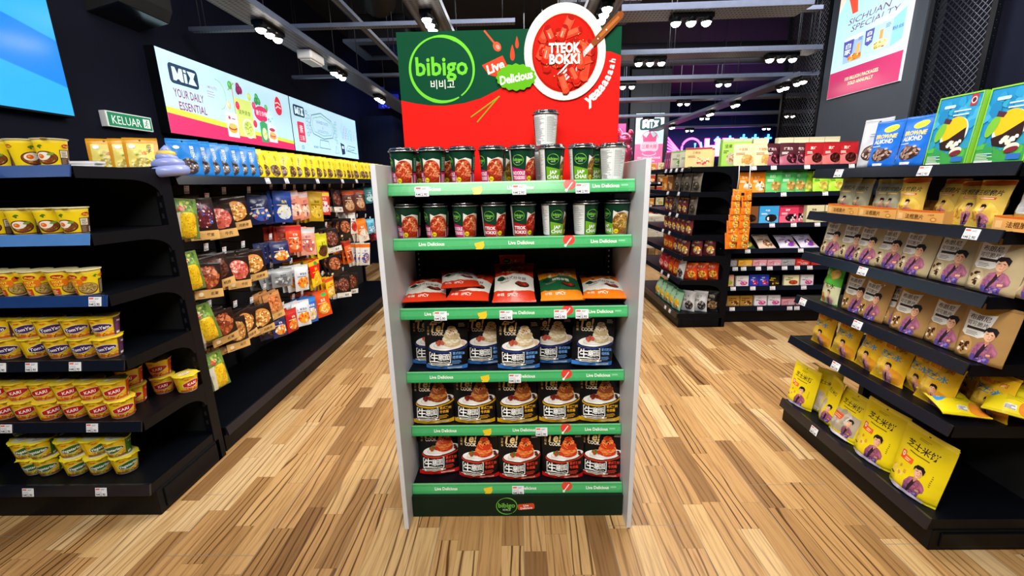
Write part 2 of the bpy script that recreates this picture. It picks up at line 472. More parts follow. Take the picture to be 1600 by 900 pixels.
def cup(art, r0, r1, H, rim='#fff', lid=None, nu=40, nv=6, bot='#ddd'):
    """conical paper cup with art wrapped round it (front centre of the art faces -Y) and a separate lid"""
    r0, r1, h = r0 / 100, r1 / 100, H / 100; mb = MB()
    def S(u, v):
        a = (u - .5) * 2 * PI; r = r0 + (r1 - r0) * v; return (r * math.sin(a), -r * math.cos(a), .004 + v * (h - .008))
    wrap(mb, art, nu, nv, S)
    mb.lathe([(r0 * .9, .002), (r0 * .9, 0), (r0 * .97, 0), (r0, .004)], 40, bot, cap1=False)
    mb.lathe([(r1, h - .004), (r1 + .003, h - .003), (r1 + .0035, h - .001), (r1 + .002, h + .0005), (r1 - .002, h + .0003), (r1 - .004, h - .001)], 40, rim, cap0=False)
    return dict(body=mb, mats=CUPM, kids=[('lid', lid, (0, 0, h))] if lid else [])

def foil_lid(r, col, art=None, tabs=True):
    mb = MB(); r /= 100
    mb.lathe([(r + .001, -.001), (r + .005, -.0005), (r + .005, .0012), (r - .001, .0016), (r * .6, .0018)], 40, col)
    if art:
        art.W = art.H = 10
        w = r * 1.9; flat(mb, art, (-w / 2, -w / 2, .0022), (w, 0, 0), (0, w, 0))
    if tabs: mb.prism([(-.008, -r - .014), (.008, -r - .014), (.012, -r), (-.012, -r)], .0002, .0008, 'z', col)
    return (mb, CUPM)

def dome_lid(r):
    mb = MB(); r /= 100
    mb.lathe([(r + .001, -.006), (r + .005, -.006), (r + .0055, -.002), (r + .004, .001), (r + .0005, .003), (r - .001, .009), (r - .004, .0105), (r - .010, .008), (r * .5, .007)], 44, '#222', 0, cols=None, cap0=False)
    mb.lathe([(r + .0056, -.0045), (r + .0066, -.003), (r + .0056, -.0015)], 44, '#ccc', 1, cap0=False, cap1=False)
    mb.lathe([(r - .0005, .0045), (r + .0004, .0055), (r - .0008, .0075)], 44, '#ccc', 1, cap0=False, cap1=False)
    return (mb, [LID, SILVER])

KIND = {}
def kind(name, oname, cat, spec):
    """register a product: build its meshes once; every copy shares them"""
    me = spec['body'].mesh(oname, spec['mats'])
    kids = [(kn, kd[0].mesh(kn, kd[1]), kl) for kn, kd, kl in spec.get('kids', [])]
    KIND[name] = (oname, cat, me, kids)

def put(k, loc, label, group, rz=0, tilt=0, roll=0, s=1.0):
    on, cat, me, kids = KIND[k]
    o = bpy.data.objects.new(on, me); sc.collection.objects.link(o)
    o.location = loc; o.rotation_euler = (tilt, roll, rz)
    if s != 1.0: o.scale = (s, s, s)
    tag(o, label, cat, group)
    for kn, km, kl in kids:
        c = bpy.data.objects.new(kn, km); sc.collection.objects.link(c); c.parent = o; c.location = kl
    return o

# ------------------------------------------------------------------ the artwork of every product
# --- yellow noodle cups of the end rack
def egg_bowl(a, cx, cy, r):
    a.E(cx, cy, r, r * .72, '#3a1c10'); a.E(cx, cy + .1, r * .93, r * .64, '#8a4a22')
    a.noodles(cx, cy - .3, r * .85, r * .5, ['#c98238', '#a85c28', '#7a3a1a', '#d99a4a', '#5a2c14'], 30, .22, 3, 1.2)
    a.chunks(cx + r * .3, cy - r * .25, r * .5, r * .3, ['#8a2c18', '#c8502a', '#4a6a24'], 8, .32, 5)
    a.E(cx - .15 * r, cy + r * .18, r * .62, r * .42, '#f6efe0', 12); a.E(cx - .3 * r, cy + r * .16, r * .27, r * .24, '#ef6a1c'); a.E(cx - .36 * r, cy + r * .22, r * .1, r * .08, '#ffb060')
    a.E(cx + .5 * r, cy + r * .4, r * .3, r * .13, '#7da23a', 20)
def oval_logo(a, cx, cy, w, rot=0):
    a.E(cx, cy, w / 2, w * .27, '#f4d23a', rot); a.E(cx, cy, w / 2 - .12, w * .27 - .12, '#b8141c', rot); a.T('Maggi', cx, cy, w * .2, '#f6d640', bold=1, rot=rot, wmax=w * .75)
def leaf(a, x, y, k, c='#4d7a1e'):
    a.E(x, y, .5 * k, .3 * k, c, 30); a.E(x + .5 * k, y + .25 * k, .45 * k, .28 * k, c, -20); a.E(x + .2 * k, y - .35 * k, .3 * k, .4 * k, c, 0)

def art_egg():
    a = Art(25, 10, '#f3d31a')
    a.R(0, 8.9, 25, 10, '#f8e04a'); a.R(0, 0, 25, .5, '#7a4a1c')
    egg_bowl(a, 11.2, 3.2, 3.6); leaf(a, 10.5, 7.6, 1.1)
    a.R(15.4, 0, 21, 6.3, '#5a3c2e'); a.R(15.6, 3.3, 18.2, 6.0, '#e9dfc8'); a.lines(15.9, 3.5, 18, 5.8, 6, '#6b5a48'); a.R(18.6, .5, 20.6, 2.6, '#eee'); a.lines(18.8, .7, 20.4, 2.4, 5, '#222', 3, .5)
    a.lines(15.7, .5, 18.2, 3, 6, '#9a806a', 4); oval_logo(a, 17.6, 7.8, 3.2)
    a.R(0, 0, 4.4, 6.6, '#4e362c'); a.lines(.3, .6, 3.9, 6.2, 12, '#b09a84', 5); a.R(21.6, 0, 25, 6.6, '#4e362c'); a.R(22.2, 3.2, 24.6, 5.6, '#efe9dc'); a.lines(22.4, 3.4, 24.4, 5.4, 6, '#333', 6)
    oval_logo(a, 5.2, 8, 2.4)
    return a
kind('egg_cup', 'noodle_cup', 'noodle cup', cup(art_egg(), 3.5, 4.7, 10, '#f7f2dc', foil_lid(4.7, '#f4e9b0')))

def art_curry():
    a = Art(25, 10, '#f3d31a'); a.R(0, 9, 25, 10, '#f8e04a')
    a.E(14, 2.6, 3.4, 2.6, '#7a4a22'); a.E(14, 2.8, 3.1, 2.2, '#c09850'); a.noodles(14, 2.7, 2.9, 2, ['#d8b46a', '#a07834', '#e6c98a', '#8a6a2c', '#6d7a2a'], 44, .2, 8, 1.1); a.chunks(14, 2.8, 2.3, 1.5, ['#4f7a22', '#8a5a2a', '#d8c070'], 12, .3, 2)
    oval_logo(a, 10.2, 8.0, 3.8); a.P([(7.6, 6.6), (12.6, 6.9), (13, 5.2), (12.2, 3.9), (8.2, 3.6), (7.4, 5)], '#e8791a'); a.T('HOT', 9.9, 5.9, 1.0, '#f8e04a', bold=1.4, wmax=3.8); a.T('CUP', 10, 4.5, 1.1, '#f8e04a', bold=1.4, wmax=3.8); a.P([(12.6, 7.4), (13.4, 8.3), (13.8, 6.8), (14.6, 7.6), (14.0, 6.2), (12.9, 6.0)], '#d8601a')
    a.R(7.2, .2, 10, 2.9, '#d8481c'); a.lines(7.5, .5, 9.6, 2.6, 4, '#f8d8a0', 7); leaf(a, 16.4, 7.9, .9)
    a.R(17.6, 0, 22, 6.3, '#5a4030'); a.lines(18, .4, 21.4, 5.8, 10, '#b8a48a', 3); oval_logo(a, 19, 7.9, 2.6); leaf(a, 3, 7.6, 1)
    a.E(3.5, 3, 3, 2.4, '#a07834'); a.noodles(3.5, 3, 2.6, 2, ['#d8b46a', '#a07834', '#6d7a2a'], 26, .2, 9, 1.1)
    return a
kind('curry_cup', 'noodle_cup', 'noodle cup', cup(art_curry(), 3.5, 4.7, 10, '#f7ecc0', foil_lid(4.7, '#f4e9b0')))

def art_bowl(main, panel, word, food, wcol='#fff'):
    a = Art(29, 7.5, '#f2cf1e')
    a.R(0, 0, 29, 1.1, shade(food[0], .9)); a.chunks(14.5, 1.5, 6, 1.1, food, 34, .6, 4); a.noodles(14.5, 1.6, 5.6, .9, ['#e8c060', '#d8a040'], 14, .18, 3, 1.3); a.chunks(1, 1.6, 3, .8, food, 12, .6, 5); a.chunks(28, 1.6, 2, .8, food, 8, .6, 6)
    pts = [(14.2 + 4.3 * math.cos(t) * (1 + .06 * math.cos(5 * t)), 3.9 + 1.75 * math.sin(t) * (1 + .08 * math.cos(4 * t)) + .5 * math.cos(t)) for t in np.linspace(0, 2 * PI, 30, endpoint=False)]
    a.P(pts, '#f8f0d8'); a.P([(14.2 + (x - 14.2) * .94, 3.9 + (y - 3.9) * .9) for x, y in pts], main)
    a.T(word, 14.2, 3.9, 1.35, wcol, bold=1.3, it=.15, rot=6, wmax=7.2); a.E(12.2, 6.5, 1.2, .42, '#e8b020', 8); a.T('Maggi', 12.2, 6.5, .5, '#b8141c', bold=1, rot=8, wmax=2)
    a.R(19.2, 0, 24.6, 7.5, panel); a.lines(19.6, 1.6, 23.8, 4.6, 7, shade(panel, 2.2), 3, .4); a.T('Maggi', 21.8, 5.9, .8, '#f4e6c8', bold=1, rot=6, wmax=3.6); a.R(20, .4, 22, 1.3, '#e8e4d8')
    a.R(4.5, 0, 8.6, 7.5, '#eebf18'); a.lines(4.9, 1.2, 8.2, 4, 6, '#8a5a1a', 5, .4); a.R(24.8, .6, 27.6, 2.6, '#eeeadc'); a.lines(25, .8, 27.4, 2.4, 6, '#222', 8)
    a.R(25.2, 4.2, 28.6, 6.8, '#f4efe0'); a.lines(25.4, 4.4, 28.4, 6.6, 5, '#b0a890', 4)
    return a
def bowl(main, panel, word, food, lidc, lid2):
    l = Art(10, 10, lidc); l.E(5, 5, 4.2, 4.2, lid2, n=32); l.E(5, 5.8, 3, 1.5, '#f4f1e4'); l.lines(3.2, 3.0, 6.8, 4.3, 4, '#8a8a80', 2); l.T(word, 5, 5.8, .9, main, bold=1, wmax=5)
    return cup(art_bowl(main, panel, word, food), 3.75, 4.8, 8.3, '#f5dc50', foil_lid(4.75, lidc, l))
kind('purple_bowl', 'noodle_bowl', 'noodle bowl', bowl('#3d2160', '#53284e', 'TomYam', ['#c8641e', '#e89a3a', '#a83a18', '#6a8a2a', '#f0c040'], '#f2d42a', '#e8c83a'))
kind('red_bowl', 'noodle_bowl', 'noodle bowl', bowl('#c01c1c', '#cf3b16', 'KARI', ['#c8641e', '#e89a3a', '#a83a18', '#d8541a', '#f0c040'], '#f3d838', '#efd24a'))
kind('green_bowl', 'noodle_bowl', 'noodle bowl', bowl('#2a6a2c', '#2f6b22', 'Vegetarian', ['#8a5a2a', '#c89a4a', '#6a8a2a', '#a87834', '#e8c878'], '#f2e02e', '#e9e4c0'))

# --- plastic lidded cups of the green-edged display
def bib_logo(a, cx, cy, w, col='#7fd348', korean='#eaf6e2'):
    k = w / 10
    a.ring(cx, cy, 4.9 * k, 4.6 * k, .22 * k, col, 100, 250, w1=.5 * k); a.ring(cx, cy, 4.9 * k, 4.6 * k, .55 * k, col, 250, 300, w1=.2 * k); a.ring(cx, cy, 4.9 * k, 4.6 * k, .2 * k, col, -55, 70, w1=.55 * k); a.ring(cx, cy, 4.9 * k, 4.6 * k, .6 * k, col, 62, 108, w1=.2 * k)
    a.T('bibigo', cx, cy + .55 * k, 2.6 * k, col, bold=1.4, w=8 * k); a.T('비비고', cx, cy - 2.1 * k, 1.3 * k, korean, bold=.8)
def bib_cup(word, lab, food, sauce, tail):
    a = Art(28, 12.4, '#0e3a28')
    # front photograph
    a.P([(11.4, 9.6), (13, 8.7), (15.4, 9.5), (18, 8.9), (18.2, 0), (11, 0)], '#f0ebe2'); a.E(14.6, 4.3, 3.6, 4.6, sauce); a.R(11.4, 0, 17.8, 2.8, sauce)
    a.noodles(14.6, 4.4, 3.3, 4.2, food, 70, .42, 4, 2.4); a.chunks(14.6, 5, 2.6, 3.2, [food[0], tail, '#f6d9a8'], 10, .5, 3); a.E(12.6, 1.2, .95, .95, '#f0d81a'); a.T('3m', 12.6, 1.2, .8, '#1a1a1a', bold=1, wmax=1.3)
    # logo panel, anticlockwise of the photo
    bib_logo(a, 8.2, 8.2, 4.2); a.P([(5.6, 0), (11.2, 0), (11.2, 4.2), (5.6, 5.6)], lab)
    w = word.split(); a.T(w[0], 8.3, 3.3, 1.35, '#fff', bold=1.6, wmax=5); a.T(w[1], 8.3, 1.5, 1.35, '#fff', bold=1.6, wmax=5)
    # text panel, clockwise
    a.R(18.4, 4.6, 22.6, 10.6, '#174a36'); a.lines(18.8, 4.9, 22.2, 10.2, 9, '#8fc0a0', 2, .45); a.R(18.4, 0, 22.6, 4.2, lab); a.lines(18.8, .5, 22.2, 3.6, 6, '#f0d8e0', 3, .45)
    # white back
    a.R(0, 0, 5.2, 12.4, '#e9ecea'); a.R(23, 0, 28, 12.4, '#e9ecea'); a.lines(.4, 1.4, 4.8, 11.4, 26, '#9aa0a0', 7, .4); a.lines(23.4, 1.4, 27.6, 11.4, 26, '#9aa0a0', 8, .4); a.R(24, .6, 26.4, 2.4, '#fff'); a.lines(24.1, .7, 26.3, 2.3, 7, '#222', 5, .5)
    return cup(a, 3.9, 4.85, 12.4, '#cfd2d2', dome_lid(4.85), 44, 8)
kind('noodle_tteok', 'lidded_cup', 'noodle cup', bib_cup('NOODLE TTEOKBOKKI', '#c81f6e', ['#e0603a', '#c8401e', '#f08a5a', '#a83018', '#f2a070'], '#a02c14', '#c8401e'))
kind('tteokbokki', 'lidded_cup', 'noodle cup', bib_cup('TTEOK BOKKI', '#b81a1e', ['#d8321c', '#b81e12', '#e8583a', '#981810', '#f07a50'], '#8c1a10', '#c8281a'))
kind('japchae', 'lidded_cup', 'noodle cup', bib_cup('JAP CHAE', '#6fae22', ['#c89a4a', '#a87830', '#e0bc70', '#7a5a20', '#d0a858'], '#8a5a22', '#5a8a2a'))

# --- pasta pouches
def pasta_pouch(rim, band, tcol, pas, sub, extra):
    a = Art(17.5, 20.5, '#0d0d0f')
    a.R(0, 0, 17.5, 1.6, band); a.lines(9.5, .4, 15.5, 1.0, 1, '#f6e8d0', 2, .8)
    a.T('Te!', 5.4, 16.6, 3.3, '#ecc884', bold=1.6, it=.25, rot=4, w=6.0); a.line([(2.4, 17.6), (3.4, 18.8), (6.2, 18.3), (7.4, 18.9)], .4, '#ecc884'); a.T('COOK', 5.6, 14.1, 1.35, '#f6e8cc', bold=1.6, wmax=4.8)
    for i, ch in enumerate('艾尼食'): a.T(ch, 1.7, 16.4 - i * 1.25, .95, '#e8c27a', bold=.5)
    a.lines(13.8, 16.8, 16.6, 18.4, 3, '#b8b0a0', 6, .45)
    # plate and pasta
    pl = lambda c, k, dy: a.P([(9.7 + 7.7 * k * math.cos(t), 9.7 + dy + 2.15 * k * math.sin(t) + .7 * math.cos(t)) for t in np.linspace(0, 2 * PI, 44, endpoint=False)], c)
    pl(shade(rim, .45), 1.04, -1.0); pl(rim, 1.04, -.65); pl('#17120f', 1.0, -.38); pl('#f2f0ec', .98, 0); pl('#d5d0c8', .76, .2); pl('#eceae4', .70, .32)
    for k, (ry, yy) in enumerate(((3.6, 10.6), (3.5, 11.9), (3.1, 13.3), (2.4, 14.8), (1.6, 16.1))):
        a.E(11.2, yy, ry, ry * .5, pas[k % 2 + 1]); a.noodles(11.2, yy, ry * 1.0, ry * .52, pas, 34 - k * 4, .2, 5 + k, 2.4)
    a.E(11.2, 16.5, .9, .5, pas[-1], 15); a.chunks(11.2, 14.8, 1.5, 1.8, extra, 10, .4, 4); a.chunks(6.6, 10.6, 1.4, .8, extra[:2], 7, .9, 2, .8); a.chunks(15.4, 10.4, .8, .7, extra[-2:], 4, .8, 3)
    # words
    y = 4.75
    for x0, x1 in ((2.2, 2.45), (10.75, 11.0)): a.R(x0, y - 2.1, x1, y + 2.1, '#f2f2ee')
    for x0 in (2.2, 10.3): a.R(x0, y + 1.85, x0 + .7, y + 2.1, '#f2f2ee'); a.R(x0, y - 2.1, x0 + .7, y - 1.85, '#f2f2ee')
    a.T('生', 4.3, y, 3.6, '#f6f6f2', bold=1.6); a.T('意', 7.0, y + .2, 2.5, '#f6f6f2', bold=1.2); a.T('面', 9.3, y + .2, 2.4, '#f6f6f2', bold=1.2); a.T('FRESH PASTA', 8.1, y - 1.7, .6, '#f6f6f2', bold=1, wmax=4.2)
    a.T(sub[:4], 13.9, 6.3, 1.15, tcol, bold=1.2, wmax=5); a.T(sub[4:], 13.4, 4.8, 1.15, tcol, bold=1.2, wmax=5); a.lines(11.4, 2.4, 16, 3.8, 3, shade(tcol, .8), 3, .35)
    a.RR(2.6, 1.75, 10.6, 2.5, .3, '#e8e2d4'); a.lines(3.4, 1.95, 9.8, 2.3, 1, '#333', 2, .8); a.R(1.5, 2.0, 2.6, 2.25, '#e8e2d4'); a.R(10.6, 2.0, 11.6, 2.25, '#e8e2d4')
    return pouch(a, 6.5, style='stand', mat=FILM, seed=3, wr=.3)
kind('blue_pasta', 'pasta_pouch', 'pasta pouch', pasta_pouch('#2a3f8a', '#3f83d8', '#6fa8ee', ['#e8d8b0', '#d0b888', '#f2e8cc', '#b89868'], '意式奶油培根酱', ['#b84a34', '#c8604a', '#e8c8a8', '#8a2c1c']))
kind('gold_pasta', 'pasta_pouch', 'pasta pouch', pasta_pouch('#e8b21a', '#efb81e', '#f0b020', ['#b8642a', '#8a3e18', '#d08a44', '#6a2c10'], '意式黑椒牛肉酱', ['#6a1c14', '#8a2a1c', '#3a1a10', '#2f5a24']))
kind('red_pasta', 'pasta_pouch', 'pasta pouch', pasta_pouch('#e03a22', '#e2201c', '#f0402a', ['#e0602a', '#c83a18', '#f08a44', '#a82a10'], '意式番茄牛肉酱', ['#3f7a2a', '#d8321c', '#5a1a10', '#2f5a24']))

# --- rice cake packs
def rice_pack(main, band, food):
    a = Art(18, 24, main); a.R(0, 21.5, 18, 24, shade(main, .7)); a.chunks(9, 17.5, 6.5, 3.5, food, 36, 1.2, 4); a.E(5, 20, 2.6, 1.6, '#123a22'); a.T('bibigo', 5, 20, 1.0, '#9ad858', bold=1, wmax=4)
    a.P([(0, 15), (5, 13.8), (12, 15), (18, 14), (18, 6), (9, 4.6), (0, 6)], band)
    a.T('韩式炒年糕' if band != '#1c5a36' else '辣炒年糕', 9.6, 12, 1.9, '#2c1a16' if band != '#1c5a36' else '#f6f2e4', bold=.8, wmax=11); a.E(3.0, 12.3, 1.8, 1.3, '#123a22'); a.lines(2.5, 9.8, 9, 10.8, 2, '#8a7a6a', 3, .5)
    a.E(12.6, 8.4, 3.2, 1.7, '#2a1c16'); a.E(12.6, 8.7, 2.7, 1.2, '#8a2a18'); a.chunks(12.6, 8.8, 2.0, .8, ['#c8401e', '#e8c8a0', '#a82c14'], 9, .5, 3)
    a.T('年糕', 3.2, 3.4, 1.5, '#f6efe0', bold=.6); a.T('SPICY', 8.4, 3.2, 1.3, '#f6efe0', bold=1.2, wmax=4.5)
    return pouch(a, 5, style='pillow', seed=5, wr=.45)
kind('rice_red', 'rice_cake_pack', 'rice cake pack', rice_pack('#d8391c', '#e6e2d6', ['#c83a1c', '#e8683a', '#f0b080', '#a02812']))
kind('rice_green', 'rice_cake_pack', 'rice cake pack', rice_pack('#eb8a1e', '#1c5a36', ['#e89a4a', '#f0c88a', '#c8641e', '#f6e0b8']))
kind('rice_orange', 'rice_cake_pack', 'rice cake pack', rice_pack('#ee7a14', '#e9e4d8', ['#e8902a', '#f0b460', '#c8601a', '#8a3c14']))

# --- aisle rack: crisps, cocoa crackers, cheese snacks, rice crackers
def crisp_bag(main, top, bandc, coat='#d0809a'):
    a = Art(15, 21, main); a.R(0, 19.6, 15, 21, top); a.P([(0, 19.7), (15, 19.7), (15, 18.9), (11, 18.4), (7, 18.9), (3, 18.3), (0, 18.8)], top)
    a.E(7.5, 6, 6.5, 5.5, shade(main, 1.18)); a.chunks(4, 5.4, 2.6, 2.8, ['#d8a040', '#e8bc60', '#c88a30'], 7, 1.1, 4)
    a.T('法棍脆片', 7.6, 15.2, 2.7, '#2a241c', bold=1.2, it=.1, w=11.5); a.R(4, 12.2, 11.8, 13.2, bandc); a.lines(4.4, 12.5, 11.2, 12.95, 1, '#f6e8c8', 2, .8); a.person(8.2, .2, 9.8, coat, '#7a4a78')
    return pouch(a, 6.5, style='pillow', seed=2, wr=.5, nu=10, nv=12)
kind('crisp_grey', 'crisp_bag', 'crisp bag', crisp_bag('#a3a084', '#b39a4a', '#e0b030'))
kind('crisp_yellow', 'crisp_bag', 'crisp bag', crisp_bag('#d9b64c', '#d8601c', '#d8541c'))
def crisp_back():
    a = Art(15, 21, '#cda24a'); a.R(0, 19.4, 15, 21, '#d8601c'); a.RR(2, 6, 12.5, 18, 1, '#dfe4e6'); a.lines(2.8, 7, 11.8, 17, 16, '#9aa2a4', 3, .4); a.E(11, 5, 3, 2.4, '#5a3420')
    return pouch(a, 6.5, style='pillow', seed=4, wr=.5)
kind('crisp_back', 'crisp_bag', 'crisp bag', crisp_back())

def cocoa_pouch(main, seed):
    a = Art(16, 20, main); a.R(0, 18.9, 16, 20, shade(main, .85)); a.E(8, 19.3, .4, .35, '#1a1410')
    a.P([(1.4, 17.4), (9.8, 17.4), (9.2, 8.8), (7.6, 7.9), (3.0, 7.9), (1.6, 8.8)], '#e4e2dc'); a.P([(1.2, 18), (10.2, 18), (9.6, 16.6), (5.6, 15.8), (1.5, 16.6)], '#b8862a')
    a.T('布朗尼', 5.5, 14.7, 1.9, '#2a2220', bold=1.2, w=6.4); a.T('可可脆片', 5.5, 12.5, 1.6, '#2a2220', bold=.8, w=6.6); a.R(2.6, 10.4, 8.4, 11.3, '#2a2220'); a.lines(3, 8.4, 7.8, 9.9, 3, '#7a7670', 3, .4)
    a.E(4.0, 4.2, 2.9, 3.4, shade(main, 1.3)); a.chunks(3.8, 4.4, 2.0, 2.5, ['#4a2a18', '#3a1e10', '#6a4024', '#f0e6d0'], 14, .8, seed)
    a.person(10.2, .2, 12.2, '#a8627e', '#5f4a98')
    return pouch(a, 5.5, style='stand', mat=MATTE, seed=seed, wr=.25, corner=.06)
kind('cocoa_beige', 'snack_pouch', 'snack pouch', cocoa_pouch('#b3a27e', 3))
kind('cocoa_kraft', 'snack_pouch', 'snack pouch', cocoa_pouch('#a8824e', 4))

def seaweed_bag():
    a = Art(12, 21, '#3f9a34'); a.R(0, 0, 12, 11, '#d9dcb4'); a.P([(0, 11), (12, 9.6), (12, 14), (0, 15)], '#58b83e'); a.R(0, 18.6, 12, 21, '#1d5424'); a.E(8.4, 15.6, 2.6, 2.4, '#f0b840'); a.E(8.9, 15.2, 1.6, 1.5, '#f6d070'); a.P([(1, 18), (6, 17.4), (6.4, 14.8), (1, 14.6)], '#7fd05a')
    a.lines(1.4, 15, 5.6, 17.2, 3, '#f4faec', 3, .5); a.T('海苔冰', 6, 9.6, 2.4, '#1c2a18', bold=1.2, w=8.4); a.E(2.4, 3, 2.2, 2.6, '#c8923a'); a.person(7.2, 0, 7.6, '#e0b0b0', '#d09aa8')
    return pouch(a, 6, style='pillow', seed=6, wr=.4)
kind('seaweed_bag', 'crisp_bag', 'crisp bag', seaweed_bag())
def cheese_bag(seed=7):
    a = Art(14, 18, '#f0c022'); a.R(0, 16.8, 14, 18, '#c8961a'); a.E(3, 7.6, 4.4, 5, '#f2cc4a'); a.E(10.6, 3, 3.2, 3.2, '#eaa02a'); a.chunks(4, 5, 3, 3, ['#f0c850', '#e0a028', '#f6dc80'], 10, 1.1, 4)
    a.T('蜡烛烤肉', 7.4, 14.3, 1.7, '#e05a14', bold=1, w=9); a.T('芝士冰', 6.8, 11, 2.5, '#2f9ade', bold=1.5, w=9.6, rot=-3); a.person(8, .1, 8, '#d898a0', '#c07a90')
    return pouch(a, 7, style='pillow', seed=seed, wr=.55)
kind('cheese_bag', 'crisp_bag', 'crisp bag', cheese_bag())
def cheese_lying():
    a = Art(14, 19, '#f0d81e'); a.R(0, 0, 14, 1, '#d8c41a'); a.E(9.6, 12, 3.4, 4.4, '#d8c818'); a.RR(.8, 7, 3.4, 15, 1, '#3a9ae0'); a.T('cheese', 2.1, 11, 1.2, '#fff', bold=1, rot=90, wmax=6); a.E(11.5, 3, 3, 3, '#e8902a'); a.lines(5, 5, 11, 9, 6, '#b0a020', 3, .35); a.R(5, 2, 8, 3.6, '#f2f2ee'); a.lines(5.1, 2.1, 7.9, 3.5, 6, '#222', 2, .5)
    return pouch(a, 6, style='pillow', seed=9, wr=.5)
kind('cheese_lying', 'crisp_bag', 'crisp bag', cheese_lying())
def cracker_pouch(window):
    a = Art(20, 25, '#ecd414'); a.R(0, 23.2, 20, 25, '#f2e040'); a.E(10, 23.7, .5, .4, '#3a3410'); a.R(0, 0, 20, .8, '#f6ea30'); a.lines(7, 21, 13, 22, 2, '#a08a10', 3, .4)
    a.T('芝士米饼', 10, 18.2, 3.0, '#1c1a16', bold=1.5, w=13); a.lines(6, 15.4, 14.4, 16.2, 1, '#6a5c10', 2, .5)
    if window: a.RR(1.6, 2.4, 18.6, 13.6, .8, '#b8ac98'); a.chunks(9, 9, 7, 4, ['#cabfae', '#a89c86', '#d8d0c0'], 16, 2.0, 5); a.RR(2.4, 8.4, 9.4, 11.4, .4, '#e2581c'); a.lines(3, 9.1, 8.6, 10.8, 2, '#f6c8a0', 2, .4); a.person(14.4, 1.4, 10, '#a06078', '#6a4a80')
    else:
        a.RR(3.2, 11.2, 9.4, 13.4, .3, '#f0641c'); a.RR(3.2, 11.6, 5.4, 14.6, .6, '#e8541c'); a.T('0', 4.3, 13.2, 1.9, '#f6f0e0', bold=1.4); a.lines(5.8, 11.7, 9.0, 13, 2, '#fbe0b0', 3, .45)
        a.chunks(5, 7.4, 2.8, 1.8, ['#e0b040', '#d09a2c', '#f0cc6a'], 8, 1.3, 6); a.lines(2, 4.2, 5.6, 4.8, 1, '#2a2410', 4, .9); a.lines(16.6, 7, 17.2, 12, 6, '#8a7a14', 3, .5); a.person(12.4, .6, 12, '#a85c78', '#5f4488')
    a.P([(4, 0), (17, 0), (17, .9), (4, 1.7)], '#e4d8ec')
    sp = pouch(a, 9, style='stand', seed=8 + window, wr=.3, corner=.03)
    return sp
kind('cracker_pouch', 'rice_cracker_pouch', 'snack pouch', cracker_pouch(0))
kind('cracker_window', 'rice_cracker_pouch', 'snack pouch', cracker_pouch(1))
def cracker_turned():
    a = Art(13, 25, '#ecd414'); a.R(0, 23.2, 13, 25, '#f2e040'); a.T('芝士米饼', 6.5, 17.6, 2.2, '#1c1a16', bold=1.3, w=8.6); a.RR(1.4, 2.2, 7.0, 12.6, 2, '#c9bea6'); a.lines(2, 3.6, 6.4, 12, 9, '#b0a488', 3, .35); a.R(2.2, 1, 5.6, 2.6, '#f4f4f0'); a.lines(2.3, 1.1, 5.5, 2.5, 7, '#222', 5, .5); a.person(9.8, 1, 10, '#b86a86', '#6a4a90')
    return pouch(a, 9, style='stand', seed=12, wr=.3)
kind('cracker_turned', 'rice_cracker_pouch', 'snack pouch', cracker_turned())

def big_box():
    a = Art(17, 25, '#1f8fc8'); a.R(0, 0, 17, 7, '#3fa04a'); a.chunks(8.5, 7, 9, 3, ['#2f9a58', '#57b84a', '#1f8fae', '#2f9ab8'], 22, 2.2, 3); a.chunks(8.5, 17, 9, 6, ['#2a9ad0', '#1b84be', '#45aedd', '#2fa4c8'], 24, 2.6, 9)
    a.R(0, 24.5, 17, 25, '#8ccf3a'); a.R(0, 0, .45, 25, '#8ccf3a'); a.R(16.55, 0, 17, 25, '#8ccf3a')
    a.E(9.6, 11.4, 5.0, 5.8, '#f1efe0', -20); a.E(9.4, 12.4, 4.6, 4.9, '#f2c11c', -15); a.P([(4.6, 8.4), (8, 9.5), (13.8, 13.2), (14.2, 9), (12.6, 6.2), (9, 5.2), (5.6, 6)], '#2c1516'); a.chunks(10, 7.6, 3.2, 2.2, ['#f4efe2', '#e8e0cc'], 9, 1.0, 4, .9); a.E(12.2, 4.9, 2.3, 1.5, '#efe6d2', 15); a.E(12.2, 4.3, 2.2, .9, '#7a2430', 15); a.E(4.0, 12.2, 1.6, 3.6, '#79bf3a', -20); a.P([(4.6, 17.2), (7.6, 16.4), (6.8, 14.9), (4.4, 15.4)], '#4a2a3c')
    a.lines(7.4, 17.6, 14.6, 20.4, 2, '#cfeaf4', 5, .35); a.RR(3, 20.6, 7.4, 21.7, .4, '#bfe4f2'); a.R(12.8, 20.4, 15.2, 24.2, '#b8323a'); a.E(14, 22.3, 1.0, 1.2, '#f0d8d8'); a.E(14, 22.3, .7, .85, '#5a1c28'); a.lines(1.2, 1.2, 8, 3.8, 5, '#dff0d8', 7, .4); a.R(1.2, .3, 7.4, 1.0, '#f2f4f0'); a.R(11.4, 1.2, 15.6, 3, '#2f70c0')
    return carton(a, 7, '#8fcf3e')
kind('lemon_box', 'snack_box', 'snack box', big_box())
